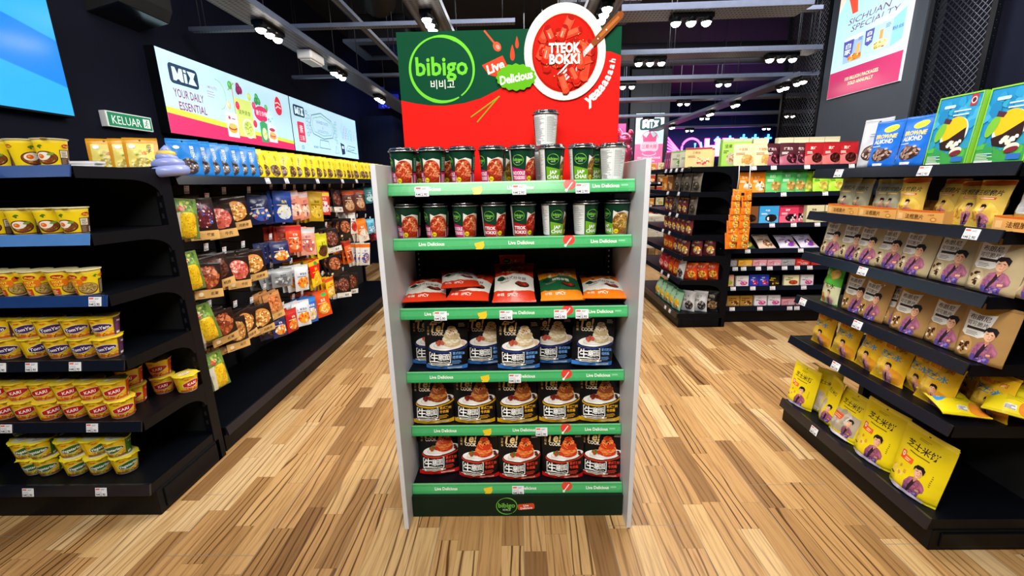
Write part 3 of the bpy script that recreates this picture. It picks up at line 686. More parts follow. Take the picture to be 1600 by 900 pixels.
def brownie(word2):
    a = Art(13, 20, '#1b6bd0'); a.R(0, 18.6, 13, 20, '#2a7ce0'); a.E(7.4, 16.6, 3.2, 1.5, '#f2e22a', 8); a.T('tasty', 7.4, 16.6, 1.0, '#2a6a2c', bold=.8, it=.2, rot=8, wmax=4); a.T('BROWNIE', 6.4, 13.4, 1.8, '#f0d22a', bold=1.6, w=9.6); a.T(word2, 6.0, 11.2, 1.8, '#f4f4f4', bold=1.6, w=8.4); a.E(7, 5.4, 4.4, 2.8, '#3a2420'); a.chunks(7, 5.6, 4.2, 2.6, ['#5a3428', '#7a5040', '#a88878', '#3a1e18', '#c0a898'], 44, .85, 4); a.lines(1.6, 9, 8, 9.8, 1, '#cfe0f8', 4, .4); a.R(5, .8, 9, 1.8, '#e8ecf2')
    return pouch(a, 6, style='stand', seed=5, wr=.3)
kind('brownie_almond', 'brownie_pouch', 'snack pouch', brownie('ALMOND'))
def white_pouch():
    a = Art(14, 22, '#c9ccd4'); a.R(0, 20.4, 14, 22, '#d4d7de'); a.E(7, 20.8, .5, .4, '#3a3a40'); a.lines(5, 14, 10, 16, 2, '#8a8c98', 3, .4); a.E(8, 7, 4.6, 3.6, '#4a2c26'); a.chunks(8, 7, 4.4, 3.4, ['#5a3a30', '#8a6a5c', '#a88c80', '#3a2018', '#d0c0b8'], 40, .8, 3)
    return pouch(a, 6, style='stand', seed=11, wr=.35)
kind('white_pouch', 'snack_pouch', 'snack pouch', white_pouch())
def tray_art():
    a = Art(24, 6, '#e2a75a'); a.P([(0, 6), (24, 6), (24, 5.4), (20, 5.1), (16, 5.6), (12, 5), (8, 5.6), (4, 5.1), (0, 5.5)], '#d8641c'); a.T('法棍脆片', 9.6, 2.6, 2.6, '#5a3412', bold=1.2, w=9.5); a.T('小伙伴', 18, 3.9, 1.0, '#8a4a18', bold=.5); a.E(19.5, 1.8, 1.6, 1.1, '#c88032'); a.E(19.5, 1.8, .9, .6, '#e8b868'); a.R(1, 1, 3.4, 4, '#eec080')
    return a
def tray():
    mb = MB(); W, D, H, t = .198, .13, .047, .003
    mb.box(-W / 2, 0, 0, W / 2, D, t, '#c8924a'); mb.box(-W / 2, 0, t, W / 2, t, H, '#dca45a'); mb.box(-W / 2, D - t, t, W / 2, D, H + .03, '#c8924a'); mb.box(-W / 2, t, t, -W / 2 + t, D - t, H, '#d09a50'); mb.box(W / 2 - t, t, t, W / 2, D - t, H, '#d09a50')
    flat(mb, tray_art(), (-W / 2, -.0004, 0), (W, 0, 0), (0, 0, H))
    return dict(body=mb, mats=CARD)
kind('crisp_tray', 'display_tray', 'carton tray', tray())

# --- pegboard packs and top shelf of the peg run
def corn_pack():
    a = Art(13, 20, '#5f7a3a'); a.R(0, 12.6, 13, 20, '#6f9040'); a.chunks(6.5, 16.4, 6, 3, ['#3f6a24', '#8fb04a', '#c8ca6a', '#4d7a2a'], 26, 1.2, 3); a.chunks(4.6, 15.4, 2.4, 1.4, ['#d84a3a', '#e88a7a', '#c83028'], 7, 1.1, 4); a.P([(1, 12.6), (4, 13.2), (4, 0), (1.5, 0)], '#e8e2cc')
    a.RR(3.4, .6, 11.2, 13.2, 2.4, '#f0c81c'); r = random.Random(4)
    for i in range(9):
        for j in range(15): a.E(4.0 + i * .82, 1.2 + j * .78, .32, .28, r.choice(['#f8dc3a', '#e0a818', '#f4d028', '#c88a14']), n=6)
    return pouch(a, 4.5, style='hang', seed=3, wr=.2)
kind('corn', 'hanging_pack', 'hanging pack', corn_pack())
def kraft_pack(foods, dark='#241512', H=19, word='卤味', seed=3, label='#d9ac68', size=1.1):
    a = Art(15, H, dark); a.R(0, H - 3, 15, H, shade(dark, 1.4)); a.E(7.5, H * .58, 6.2, H * .3, foods[0]); a.chunks(7.5, H * .58, 6.0, H * .29, foods, 60, size, seed); a.chunks(7.5, H * .6, 5, H * .24, [shade(f, 1.4) for f in foods], 16, size * .6, seed + 3)
    a.R(0, 0, 15, 4.6, label); a.T(word, 10, 2.3, 2.0, '#2a1a10', bold=1.2, wmax=7); a.E(3, 2.4, 1.2, 1, '#f0e0c0'); a.lines(1.4, .6, 5, 1.2, 1, '#6a4a28', 2, .6); a.R(6.6, H - 1.3, 8.4, H - .8, '#0c0c0c')
    return pouch(a, 3, style='hang', seed=seed, wr=.35)
kind('snack', 'hanging_pack', 'hanging pack', kraft_pack(['#c8843a', '#e0a85a', '#a8602a', '#f0c888'], word='鸡脆骨', seed=4))
kind('chest', 'hanging_pack', 'hanging pack', kraft_pack(['#8a3c1e', '#6a2814', '#b05c30', '#c88058'], word='板栗', seed=5, size=1.5))
kind('beef', 'hanging_pack', 'hanging pack', kraft_pack(['#c85a4a', '#e08878', '#a83a30', '#f0b8a8'], word='牛肉', seed=6))
kind('dkraft', 'hanging_pack', 'hanging pack', kraft_pack(['#4a2418', '#5a2c1c', '#341810', '#6a3a28'], word='鸭脖', seed=7))
kind('berry', 'hanging_pack', 'hanging pack', kraft_pack(['#5a1c20', '#7a2c2a', '#2c4aa0', '#c86a5a', '#3a58b8', '#e0d0d0'], H=22, word='莓果', seed=8, size=.8))
kind('kraftst', 'hanging_pack', 'hanging pack', kraft_pack(['#b07838', '#c88f4a', '#8a5424', '#e0b070'], word='鸡爪', seed=9))
kind('driedk', 'hanging_pack', 'hanging pack', kraft_pack(['#c8763e', '#b05a2c', '#e09a60', '#8a3c1c'], word='肉干', seed=10, dark='#b07a48'))
kind('darkw', 'hanging_pack', 'hanging pack', kraft_pack(['#5a2a1e', '#7a3c2a', '#a8644a', '#3a1a12'], word='酱香', seed=11, label='#dcd9d2', dark='#1e1714', H=21))
kind('saus', 'hanging_pack', 'hanging pack', kraft_pack(['#8a4428', '#b8643c', '#5a2a1a', '#d08a60'], word='香肠', seed=12, label='#241c1a', dark='#171214'))
def film_pack(W, H, main, top, blobs, word, wc, bs=1.3, seed=1, badge=None, lower=None):
    a = Art(W, H, main); a.R(0, H * .8, W, H, top)
    if lower: a.P([(0, 0), (W, 0), (W, H * .34), (W * .5, H * .26), (0, H * .36)], lower)
    a.E(W * .52, H * .32, W * .38, H * .22, shade(blobs[0], .9)); a.chunks(W * .52, H * .32, W * .36, H * .21, blobs, 26, bs, seed); a.T(word, W / 2, H * .66, H * .1, wc, bold=1.1, wmax=W * .8)
    if badge: a.E(W * .68, H * .84, W * .2, H * .07, badge)
    a.lines(W * .15, H * .54, W * .7, H * .58, 1, wc, 2, .6); a.R(W * .44, H * .95, W * .56, H * .965, '#101010')
    return pouch(a, 3.5, style='hang', seed=seed, wr=.3)
for nm, args in dict(
    blue=(15, 22, '#1a3a8c', '#24489c', ['#d8dce0', '#6a8ac0', '#e8d8a0', '#b8c8e0'], '鱼片', '#f0d23a'), navy=(14, 18, '#121b44', '#1a2550', ['#3a58b0', '#a03a6a', '#d8c890', '#20306a'], '海味', '#d8dcf0'),
    pink=(13, 21, '#d8876e', '#c9b8b8', ['#e8c8b0', '#c85a4a', '#f0e0d0', '#8a3a3c'], '虾条', '#7a2440'), gold=(15, 24, '#b8941c', '#a8841c', ['#d8b43a', '#8a6a14', '#e8d070'], '鱼皮', '#4a3008'),
    snackred=(14, 20, '#c8382c', '#e8c03a', ['#e8e0e0', '#d86a8a', '#b02a3a', '#f0c0a8'], '辣条', '#f8e8d0'), brown=(15, 22, '#5a2c20', '#b8481c', ['#c89a70', '#8a4a34', '#e0c8a8'], '肉脯', '#f0e0c8'),
    teal=(13, 17, '#2a7a86', '#3a98a0', ['#b8dce0', '#1a5a66', '#e0f0f0'], '海苔', '#e8f4f4'), navyor=(14, 15, '#232a58', '#3a3f6a', ['#f0a23a', '#e87c1c', '#f6e6d0', '#c85a14'], '鱿鱼', '#e8e4f0'),
    orred=(14, 20, '#d84a22', '#c02c2a', ['#f08a4a', '#e8c0a8', '#b82a20', '#f6e0d0'], '辣味', '#f8ecd8'), silverpink=(13, 22, '#dd9a86', '#b9bcc2', ['#c86a5a', '#f0dcd0', '#8a4a6a'], '虾片', '#6a2a5a'),
    yelwin=(14, 21, '#d8cf2a', '#c8c424', ['#5a3018', '#3f2412', '#6a3c20'], '豆干', '#3a6a1c', 2.0), whitered=(12, 22, '#dcdad4', '#e8e6e0', ['#c82c24', '#e0584a', '#a81c1c'], '藕片', '#2a2a2a'),
    orw=(14, 24, '#e8701c', '#f08a2c', ['#f0e8dc', '#e0c8a0', '#c8904a'], '薯条', '#fff4e0', 1.2, 2, None, '#ece4d6'), ltblue=(12, 16, '#5fb4d8', '#8accE4'.lower(), ['#d8eef4', '#3a8ab8'], '鳕鱼', '#1a4a7a'),
    dred=(13, 22, '#6a1220', '#8a1c2a', ['#b8384a', '#d88a8a', '#4a0c16'], '山楂', '#f0d8d0'), silver=(15, 13, '#8d9196', '#b4b8bc', ['#6a6e74', '#a8acb0', '#d0d4d8'], '鱼豆腐', '#3a3e44'),
    white=(14, 20, '#d6d8dc', '#e4e6e8', ['#f0a020', '#e87c1c', '#d84a24', '#f6d8a0'], '鱿鱼丝', '#3a4a8a'), redyel=(14, 22, '#d81f1a', '#f0b81c', ['#f0c81c', '#f6e05a', '#e89a1c'], '鱼仔', '#f8e020', 1.4, 3, '#3a9a4a', '#f0c41c'),
    orange=(13, 22, '#d8601e', '#b82c1c', ['#8a2a14', '#c84a20', '#f0b080'], '牛筋', '#f8e8d8'), orblue=(13, 24, '#e8e4dc', '#e8701c', ['#2a58b8', '#e89a4a', '#f0d8b8', '#d86a1c'], '鱼条', '#1a3a8a', 1.2, 3, None, '#dcd8d0'),
    yelor=(13, 18, '#e8b41c', '#d84a2a', ['#f6dc6a', '#e89024', '#f0ecd0'], '豆皮', '#a82a14'), redpair=(13, 17, '#b81c1e', '#c8382c', ['#f0901c', '#f6e8d8', '#e8641c', '#f8b84a'], '鱿鱼', '#f8e4c0'),
    blue2=(14, 21, '#2462b8', '#3a80d0', ['#e8d0a0', '#d8e0ec', '#c89a5a'], '鳕鱼肠', '#f0f4fa'), orange2=(14, 22, '#e2501a', '#e8601e', ['#f0a024', '#f6c85a', '#f4e8d4'], '鱼豆', '#f8e8c8', 1.3, 4, '#3fae4a')).items():
    kind(nm, 'hanging_pack', 'hanging pack', film_pack(*args))
def top_pouch(main, top, foods, word, wc, border=None):
    a = Art(13, 17.5, main); a.R(0, 15.6, 13, 17.5, top); a.E(6.5, 16.4, .4, .35, '#1a1a1a')
    if border: a.R(1.6, .8, 11.4, 15, border); a.chunks(6.5, 7, 4.4, 5.6, ['#e8d060', '#c8b838', '#8aa83a', '#d88a3a', '#f0e4a8'], 40, .9, 3)
    a.E(7.2, 4.8, 3.8, 3.8, shade(foods[0], .7)); a.chunks(7.2, 4.8, 3.5, 3.5, foods, 40, .7, 5)
    for i, ch in enumerate(word): a.T(ch, 9.6, 13.6 - i * 2.0, 1.8, wc, bold=.9)
    a.E(3.6, 13.6, 1.3, .8, '#e8f0f8')
    return pouch(a, 5, style='stand', seed=4, wr=.3)
kind('top_orange', 'seed_pouch', 'snack pouch', top_pouch('#e39a14', '#eaa41a', ['#d8c04a', '#e8dc80', '#a8983a', '#e0a848'], '瓜子', '#4a3008', '#e8d868'))
kind('top_blue', 'seed_pouch', 'snack pouch', top_pouch('#1878c8', '#2286d6', ['#3a3038', '#5a4c50', '#8a7a78', '#d8d0cc', '#241c24'], '葵瓜子', '#e8f2fa'))
kind('top_yellow', 'seed_pouch', 'snack pouch', top_pouch('#efd416', '#f4e030', ['#5a3c20', '#8a6438', '#3f2814', '#d0a868'], '瓜子仁', '#6a3a1c'))

# --- cross aisle and stepped racks: generic small goods
def gen(shape, W, H, D, bg, top, title, tc, foods, seed=1, panel=None, fs=None):
    a = Art(W, H, bg); r = random.Random(seed)
    if panel: a.P([(0, 0), (W, 0), (W, H * .42), (W * .5, H * .5), (0, H * .38)], panel)
    if top: a.R(0, H * .9, W, H, top)
    a.E(W * .62, H * .3, W * .3, H * .22, shade(foods[0], .8)); a.chunks(W * .62, H * .3, W * .28, H * .2, foods, 18, fs or min(W, H) * .09, seed)
    if title: a.T(title, W * .42, H * .74, H * .13, tc, bold=1, wmax=W * .7)
    a.lines(W * .1, H * .5, W * .5, H * .62, 2, tc, seed, .5)
    if shape == 'box': return carton(a, D, shade(bg, .8))
    return pouch(a, D, style=shape, seed=seed, wr=.25, nu=8, nv=9)
for nm, on, cat, ar in [
    ('cream_pouch', 'biscuit_pouch', 'snack pouch', ('stand', 19, 20, 5, '#e2d8a4', None, '千层酥', '#a83a24', ['#d8a860', '#f0dcb0', '#c88a48'], 2, '#d8cfa0')),
    ('maroon_pouch', 'biscuit_pouch', 'snack pouch', ('stand', 17, 20, 5, '#4a2028', None, '巧克力', '#e8d8d8', ['#2a0e12', '#c04a6a', '#5a2030'], 3, '#a85a70')),
    ('red_pouch', 'biscuit_pouch', 'snack pouch', ('stand', 17, 20, 5, '#a01e24', None, '黑巧', '#f0dcd0', ['#2a0c0c', '#4a1814', '#6a2820'], 4, '#c86a68')),
    ('orange_pouch', 'biscuit_pouch', 'snack pouch', ('stand', 14, 19, 5, '#e8821c', None, '饼干', '#fff0d8', ['#f4ecd8', '#8a4a1c', '#e0b070'], 5, '#f0952c')),
    ('green_pouch', 'biscuit_pouch', 'snack pouch', ('stand', 15, 20, 5, '#4fb05a', '#2f8a40', '苏打', '#e8f8e0', ['#b89048', '#d8b870', '#8a6a2c'], 6, '#6cc474')),
    ('lime_pouch', 'biscuit_pouch', 'snack pouch', ('stand', 15, 19, 5, '#93c832', None, '蔬菜饼', '#1c3a10', ['#c8b84a', '#e0d070', '#9a8a2a'], 7, '#a8d83c')),
    ('aqua_pouch', 'biscuit_pouch', 'snack pouch', ('stand', 15, 18, 5, '#9fd0d8', None, '海盐饼', '#1a3a4a', ['#f0d84a', '#e0ecec'], 8, '#b8e0e4')),
    ('brown_box', 'biscuit_box', 'snack box', ('box', 18, 16, 5, '#7d4a24', None, '可可', '#f0e6d8', ['#1e1410', '#3a2418', '#120c0a'], 9)),
    ('blue_box', 'biscuit_box', 'snack box', ('box', 18, 16, 5, '#3a9ad8', None, '牛奶', '#f0f8ff', ['#1a1214', '#f4f0ec', '#2a1c1c'], 10, '#4fb0e6')),
    ('pink_box', 'biscuit_box', 'snack box', ('box', 18, 16, 5, '#d83a5c', '#8a1c34', '草莓', '#fff0f2', ['#180c10', '#f4c8d0', '#20141a'], 11, '#f06a84')),
    ('cream_box', 'biscuit_box', 'snack box', ('box', 16, 16, 5, '#dcd2a6', None, '燕麦', '#3a3424', ['#c8a860', '#a88a48'], 12)),
    ('tall_cream_box', 'biscuit_box', 'snack box', ('box', 14, 26, 6, '#d8d2b0', '#c8c2a0', '坚果', '#5a4a2c', ['#8a4a24', '#a86a3c'], 13)),
    ('tall_green_box', 'biscuit_box', 'snack box', ('box', 14, 26, 6, '#9ccc5a', '#b8b8a0', '坚果', '#5a4a2c', ['#c8b8a0', '#a86a3c'], 14)),
    ('dark_green_pack', 'sweet_pack', 'snack pouch', ('pillow', 17, 19, 4, '#2c4a22', '#10200e', '糖果', '#e8e4c8', ['#c8a84a', '#8a9a3a', '#e8e0c0', '#3f6a2a'], 15)),
    ('pale_green_pack', 'sweet_pack', 'snack pouch', ('pillow', 16, 18, 4, '#b8c89a', '#4a6a3a', '糖果', '#2a3a1a', ['#e8e8c8', '#7a9a4a', '#d8c86a'], 16)),
    ('brown_pack', 'sweet_pack', 'snack pouch', ('pillow', 17, 19, 4, '#d8c0ac', '#3a2418', '太妃', '#5a2c1c', ['#8a5a34', '#e8d8c0', '#c06a5a'], 17)),
    ('violet_pack', 'sweet_pack', 'snack pouch', ('pillow', 18, 19, 4, '#d9d0e4', '#7a5aa0', '软糖', '#6a2a8a', ['#8a3ab0', '#f0a03a', '#f4f0f8', '#5a2a90'], 18)),
    ('ivory_bar', 'chocolate_box', 'snack box', ('box', 14, 10, 3, '#e9dfae', None, 'Ghana', '#4a2410', ['#a8341c', '#c8503a'], 19)),
    ('black_bar', 'chocolate_box', 'snack box', ('box', 11, 10, 3, '#14100e', None, 'Ghana', '#e8d23a', ['#4a2a14', '#d8c03a'], 20)),
    ('blue_bar', 'chocolate_box', 'snack box', ('box', 9, 11, 3, '#2a3fb8', None, '曲奇', '#f0e8f8', ['#e83a5a', '#f4d8d0', '#1a2a80'], 21)),
    ('white_box', 'chocolate_box', 'snack box', ('box', 12, 10, 3, '#e4dfe2', None, '饼干', '#7a4a6a', ['#d83a8a', '#f0a0c0', '#e8d8e0'], 22)),
    ('pastel_box', 'chocolate_box', 'snack box', ('box', 13, 11, 3, '#eec8a8', '#e87a6a', '棒棒', '#a82a3a', ['#e8c83a', '#7ab84a', '#f0ece0'], 23)),
    ('almond_box', 'chocolate_box', 'snack box', ('box', 12, 10, 3, '#a87c34', None, 'ALMOND', '#3a2010', ['#5a2c14', '#8a4a20', '#e0b878'], 24)),
    ('rose_box', 'chocolate_box', 'snack box', ('box', 13, 6, 9, '#e39aa4', None, '草莓饼', '#a02a4a', ['#f4dce0', '#c84a6a'], 25)),
    ('gold_low', 'chocolate_box', 'snack box', ('box', 13, 6, 9, '#efb23a', None, '芒果饼', '#a83a14', ['#f4d88a', '#d8641c'], 26)),
    ('grey_low', 'chocolate_box', 'snack box', ('box', 13, 6, 9, '#a3a0a4', None, '黑糖', '#3a3036', ['#c8c4c8', '#6a5a60'], 27)),
    ('red_low', 'chocolate_box', 'snack box', ('box', 13, 6, 9, '#d8302c', None, '巧克力', '#f8e8d8', ['#f0b8a8', '#8a1c1c'], 28)),
    ('grey_bag', 'candy_bag', 'snack bag', ('pillow', 12, 17, 5, '#6a6258', '#8a8478', '咖啡糖', '#d8d0c0', ['#3a342c', '#8a8070'], 29)),
    ('candy_bag', 'candy_bag', 'snack bag', ('pillow', 10, 15, 5, '#6e2c34', '#a89a5a', '水果糖', '#f0e4d0', ['#e8c83a', '#3a5a9a', '#d84a3a', '#f0f0e0'], 30)),
    ('orange_bag', 'candy_bag', 'snack bag', ('pillow', 12, 16, 6, '#d0441c', '#e8842c', '辣条', '#f8e8b0', ['#f0b03a', '#8a2410', '#f4d88a'], 31)),
    ('red_bag', 'candy_bag', 'snack bag', ('pillow', 12, 17, 6, '#c01c24', '#d8403a', '果冻', '#f8e0d8', ['#f0a8a0', '#8a1018'], 32)),
    ('mint_bag', 'candy_bag', 'snack bag', ('pillow', 14, 20, 7, '#9ecfae', '#4fa076', '薯片', '#1a4a34', ['#e8c83a', '#e88a2a', '#f4f0d8', '#c84a24'], 33)),
    ('white_bag', 'candy_bag', 'snack bag', ('pillow', 13, 20, 7, '#cfd0d2', '#e4e4e4', '饼干', '#2a2a30', ['#1c1a1c', '#5a5458', '#8a8488'], 34)),
    ('black_bag', 'candy_bag', 'snack bag', ('pillow', 14, 20, 7, '#1a1614', '#3a3430', '巧克力', '#d8c8a8', ['#8a6a4a', '#4a3424', '#b89870'], 35)),
    ('strip_pack', 'strip_pack', 'strip pack', ('hang', 10, 14, 2.5, '#e2761e', '#e8b83a', '辣片', '#7a1c14', ['#f0d04a', '#7a2a7a', '#f4e8c8', '#c8321c'], 36)),
    ('tiny_red', 'small_box', 'snack box', ('box', 16, 16, 8, '#b83a2c', '#e8d8b8', None, '#f0e0c0', ['#e8b04a', '#f0e8d0'], 37)),
    ('tiny_brown', 'small_box', 'snack box', ('box', 15, 16, 8, '#7a5030', '#c8a878', None, '#f0e0c0', ['#e0a050', '#c8c0b0'], 38)),
    ('tiny_orange', 'small_box', 'snack box', ('box', 16, 15, 8, '#d8802c', '#e8c890', None, '#5a2a10', ['#f4d890', '#8a3a1a'], 39)),
    ('striped_box', 'candy_tube', 'snack box', ('box', 6, 18, 6, '#7a3a6a', '#c83a4a', None, '#e8d0e0', ['#d84a5a', '#4a5aa8', '#e8c0d0'], 40)),
    ('sandwich_box', 'sandwich_biscuit_box', 'snack box', ('box', 22, 17, 5, '#dcc684', '#a82a2c', '三明治', '#a8302c', ['#f0dca8', '#c89048', '#d83a34'], 41)),
    ('veg_box', 'vegetable_cracker_box', 'snack box', ('box', 19, 17, 5, '#b4b0a0', '#6a9a4a', '蔬菜', '#3a7a2c', ['#4a9a3a', '#8ac85a', '#d8d4c4'], 42)),
]:
    kind(nm, on, cat, gen(*ar))

# ------------------------------------------------------------------ the setting
def floor_material():
    m, nt, b = new_mat('wood_look_tiles')
    N = nt.nodes.new; Lk = nt.links.new
    tc = N('ShaderNodeTexCoord'); sx = N('ShaderNodeSeparateXYZ'); Lk(tc.outputs['Object'], sx.inputs[0])
    def math_(op, a, b_=None, c=None):
        n = N('ShaderNodeMath'); n.operation = op
        for i, q in enumerate((a, b_, c)):
            if q is None: continue
            if isinstance(q, (int, float)): n.inputs[i].default_value = q
            else: Lk(q, n.inputs[i])
        return n.outputs[0]
    W, Ln = .088, .5
    row = math_('FLOOR', math_('DIVIDE', sx.outputs['X'], W))
    wn = N('ShaderNodeTexWhiteNoise'); wn.noise_dimensions = '1D'; Lk(row, wn.inputs['W'])
    yo = math_('ADD', math_('DIVIDE', sx.outputs['Y'], Ln), math_('MULTIPLY', wn.outputs['Value'], 7.3))
    col = math_('FLOOR', yo)
    cx = N('ShaderNodeCombineXYZ'); Lk(row, cx.inputs[0]); Lk(col, cx.inputs[1])
    w2 = N('ShaderNodeTexWhiteNoise'); w2.noise_dimensions = '2D'; Lk(cx.outputs[0], w2.inputs['Vector'])
    rnd_ = w2.outputs['Value']
    # grain
    gx = N('ShaderNodeCombineXYZ')
    Lk(math_('MULTIPLY', sx.outputs['X'], 9.5), gx.inputs[0]); Lk(math_('MULTIPLY', sx.outputs['Y'], 1.5), gx.inputs[1]); Lk(math_('MULTIPLY', rnd_, 60.0), gx.inputs[2])
    wv = N('ShaderNodeTexWave'); wv.wave_type = 'BANDS'; wv.bands_direction = 'X'; wv.inputs['Scale'].default_value = .9; wv.inputs['Distortion'].default_value = 11.0; wv.inputs['Detail'].default_value = 2.5; wv.inputs['Detail Scale'].default_value = .7
    Lk(gx.outputs[0], wv.inputs['Vector'])
    fx = N('ShaderNodeCombineXYZ'); Lk(math_('MULTIPLY', sx.outputs['X'], 120.0), fx.inputs[0]); Lk(math_('MULTIPLY', sx.outputs['Y'], 5.0), fx.inputs[1]); Lk(math_('MULTIPLY', rnd_, 31.0), fx.inputs[2])
    fn = N('ShaderNodeTexNoise'); fn.inputs['Scale'].default_value = 1.0; fn.inputs['Detail'].default_value = 4; Lk(fx.outputs[0], fn.inputs['Vector'])
    cr = N('ShaderNodeValToRGB'); e = cr.color_ramp.elements
    e[0].position = 0; e[0].color = (*lin('#85603a'), 1); e[1].position = 1; e[1].color = (*lin('#d3b283'), 1)
    for p, c in ((.2, '#a98050'), (.5, '#b98f5c'), (.8, '#c7a26e')):
        q = e.new(p); q.color = (*lin(c), 1)
    Lk(rnd_, cr.inputs[0])
    dk = N('ShaderNodeMix'); dk.data_type = 'RGBA'; dk.blend_type = 'MULTIPLY'; dk.inputs[7].default_value = (*lin('#6e5138'), 1)
    rp = N('ShaderNodeMapRange'); rp.inputs[1].default_value = .84; rp.inputs[2].default_value = .99; rp.inputs[3].default_value = 0; rp.inputs[4].default_value = 1; Lk(wv.outputs['Fac'], rp.inputs[0])
    w3 = N('ShaderNodeTexWhiteNoise'); w3.noise_dimensions = '1D'; Lk(math_('MULTIPLY', rnd_, 917.0), w3.inputs['W']); Lk(math_('MULTIPLY', rp.outputs[0], math_('ADD', math_('MULTIPLY', w3.outputs['Value'], .9), .1)), dk.inputs[0]); Lk(cr.outputs[0], dk.inputs[6])
    fm = N('ShaderNodeMix'); fm.data_type = 'RGBA'; fm.blend_type = 'MULTIPLY'; fm.inputs[7].default_value = (*lin('#b09474'), 1)
    r2 = N('ShaderNodeMapRange'); r2.inputs[1].default_value = .48; r2.inputs[2].default_value = .9; Lk(fn.outputs['Fac'], r2.inputs[0]); Lk(r2.outputs[0], fm.inputs[0]); Lk(dk.outputs[2], fm.inputs[6])
    # seams
    fxx = math_('FRACT', math_('DIVIDE', sx.outputs['X'], W)); fyy = math_('FRACT', yo)
    seam = math_('MAXIMUM', math_('LESS_THAN', fxx, .016), math_('LESS_THAN', fyy, .0035))
    sm = N('ShaderNodeMix'); sm.data_type = 'RGBA'; sm.inputs[7].default_value = (*lin('#6d5236'), 1); Lk(math_('MULTIPLY', seam, .55), sm.inputs[0]); Lk(fm.outputs[2], sm.inputs[6])
    gy = math_('FRACT', math_('ADD', math_('DIVIDE', sx.outputs['Y'], .92), math_('MULTIPLY', math_('FLOOR', math_('DIVIDE', sx.outputs['X'], W * 4)), .37)))
    gxx = math_('FRACT', math_('DIVIDE', sx.outputs['X'], W * 4))
    gr = N('ShaderNodeMix'); gr.data_type = 'RGBA'; gr.inputs[7].default_value = (*lin('#7d776c'), 1); Lk(math_('MAXIMUM', math_('LESS_THAN', gxx, .006), math_('LESS_THAN', gy, .0025)), gr.inputs[0]); Lk(sm.outputs[2], gr.inputs[6])
    Lk(gr.outputs[2], b.inputs['Base Color'])
    rr = N('ShaderNodeMapRange'); rr.inputs[3].default_value = .22; rr.inputs[4].default_value = .4; Lk(fn.outputs['Fac'], rr.inputs[0]); Lk(rr.outputs[0], b.inputs['Roughness'])
    b.inputs['Specular IOR Level'].default_value = .4
    return m
def slab(name, x0, y0, z0, x1, y1, z1, mat):
    mb = MB(); mb.box(x0, y0, z0, x1, y1, z1); return tag(mb.obj(name, mat), kind='structure')
XW = -2.7
slab('floor', -3.2, -3, -.1, 9.2, 13.2, 0, floor_material())
slab('ceiling', -3.2, -3, 3.7, 9.2, 13.2, 3.8, BLACKM)
slab('wall_left', XW - .12, -3, 0, XW, 13.2, 3.7, NAVY)
slab('wall_back', -3.2, 12.9, 0, 9.2, 13.0, 3.7, NAVY)
slab('wall_front', -3.2, -3, 0, 9.2, -2.9, 3.7, NAVY)
slab('wall_right', 9.0, -3, 0, 9.1, 13.2, 3.7, NAVY)
slab('wall_side', 3.55, -3, 0, 3.65, 5.2, 3.7, NAVY)
slab('column_1', 3.4, 4.02, 0, 3.56, 5.2, 3.7, CHAR)
slab('column_2', 2.50, 10.1, 0, 3.36, 10.7, 3.7, CHAR)
slab('column_3', XW, 7.75, 0, -2.12, 8.4, 2.54, NAVY)
slab('column_4', 2.02, 9.3, 0, 2.26, 10.0, 3.7, NAVY)

def sheet_mat(name, col):  # price-tag white etc
    return plain(name, col, .5)

def tag_art():
    a = Art(5, 3.6, '#eceef2'); a.R(.25, 2.7, 2.0, 3.3, '#e0604a'); a.lines(2.4, 2.6, 4.6, 3.3, 2, '#9a9aa4', 3, .5); a.lines(.3, 1.5, 4.4, 2.4, 2, '#b8bac4', 4, .4); a.T('RM', 1.0, .75, .8, '#3a3a44', bold=.8); a.T('12.90', 3.1, .75, 1.0, '#3a3a44', bold=1, wmax=2.6)
    return a
_t = MB(); flat(_t, tag_art(), (-.025, 0, -.018), (.05, 0, 0), (0, 0, .036)); _t.box(-.025, .0003, -.018, .025, .0015, .018, '#e4e6ea')
TAGM = _t.mesh('price_tag', CARD)
_t = MB(); flat(_t, tag_art(), (-.017, 0, -.02), (.034, 0, 0), (0, 0, .04)); _t.box(-.017, .0003, -.02, .017, .0015, .02, '#e4e6ea')
TAGS = _t.mesh('peg_tag', CARD)

def bracket(mb, x, y0, y1, z, t=.004, deep=.115):
    pts = [(y0, z), (y1, z), (y1, z - deep), (y1 - .012, z - deep)]
    L = (y1 - y0) * .42
    for k in range(1, 10):
        a = PI / 2 * k / 9; pts.append((y1 - .012 - L * (1 - math.cos(a)), z - deep + (deep - .046) * math.sin(a)))
    pts += [(y0, z - .042)]
    mb.prism(pts, x, t, 'x')

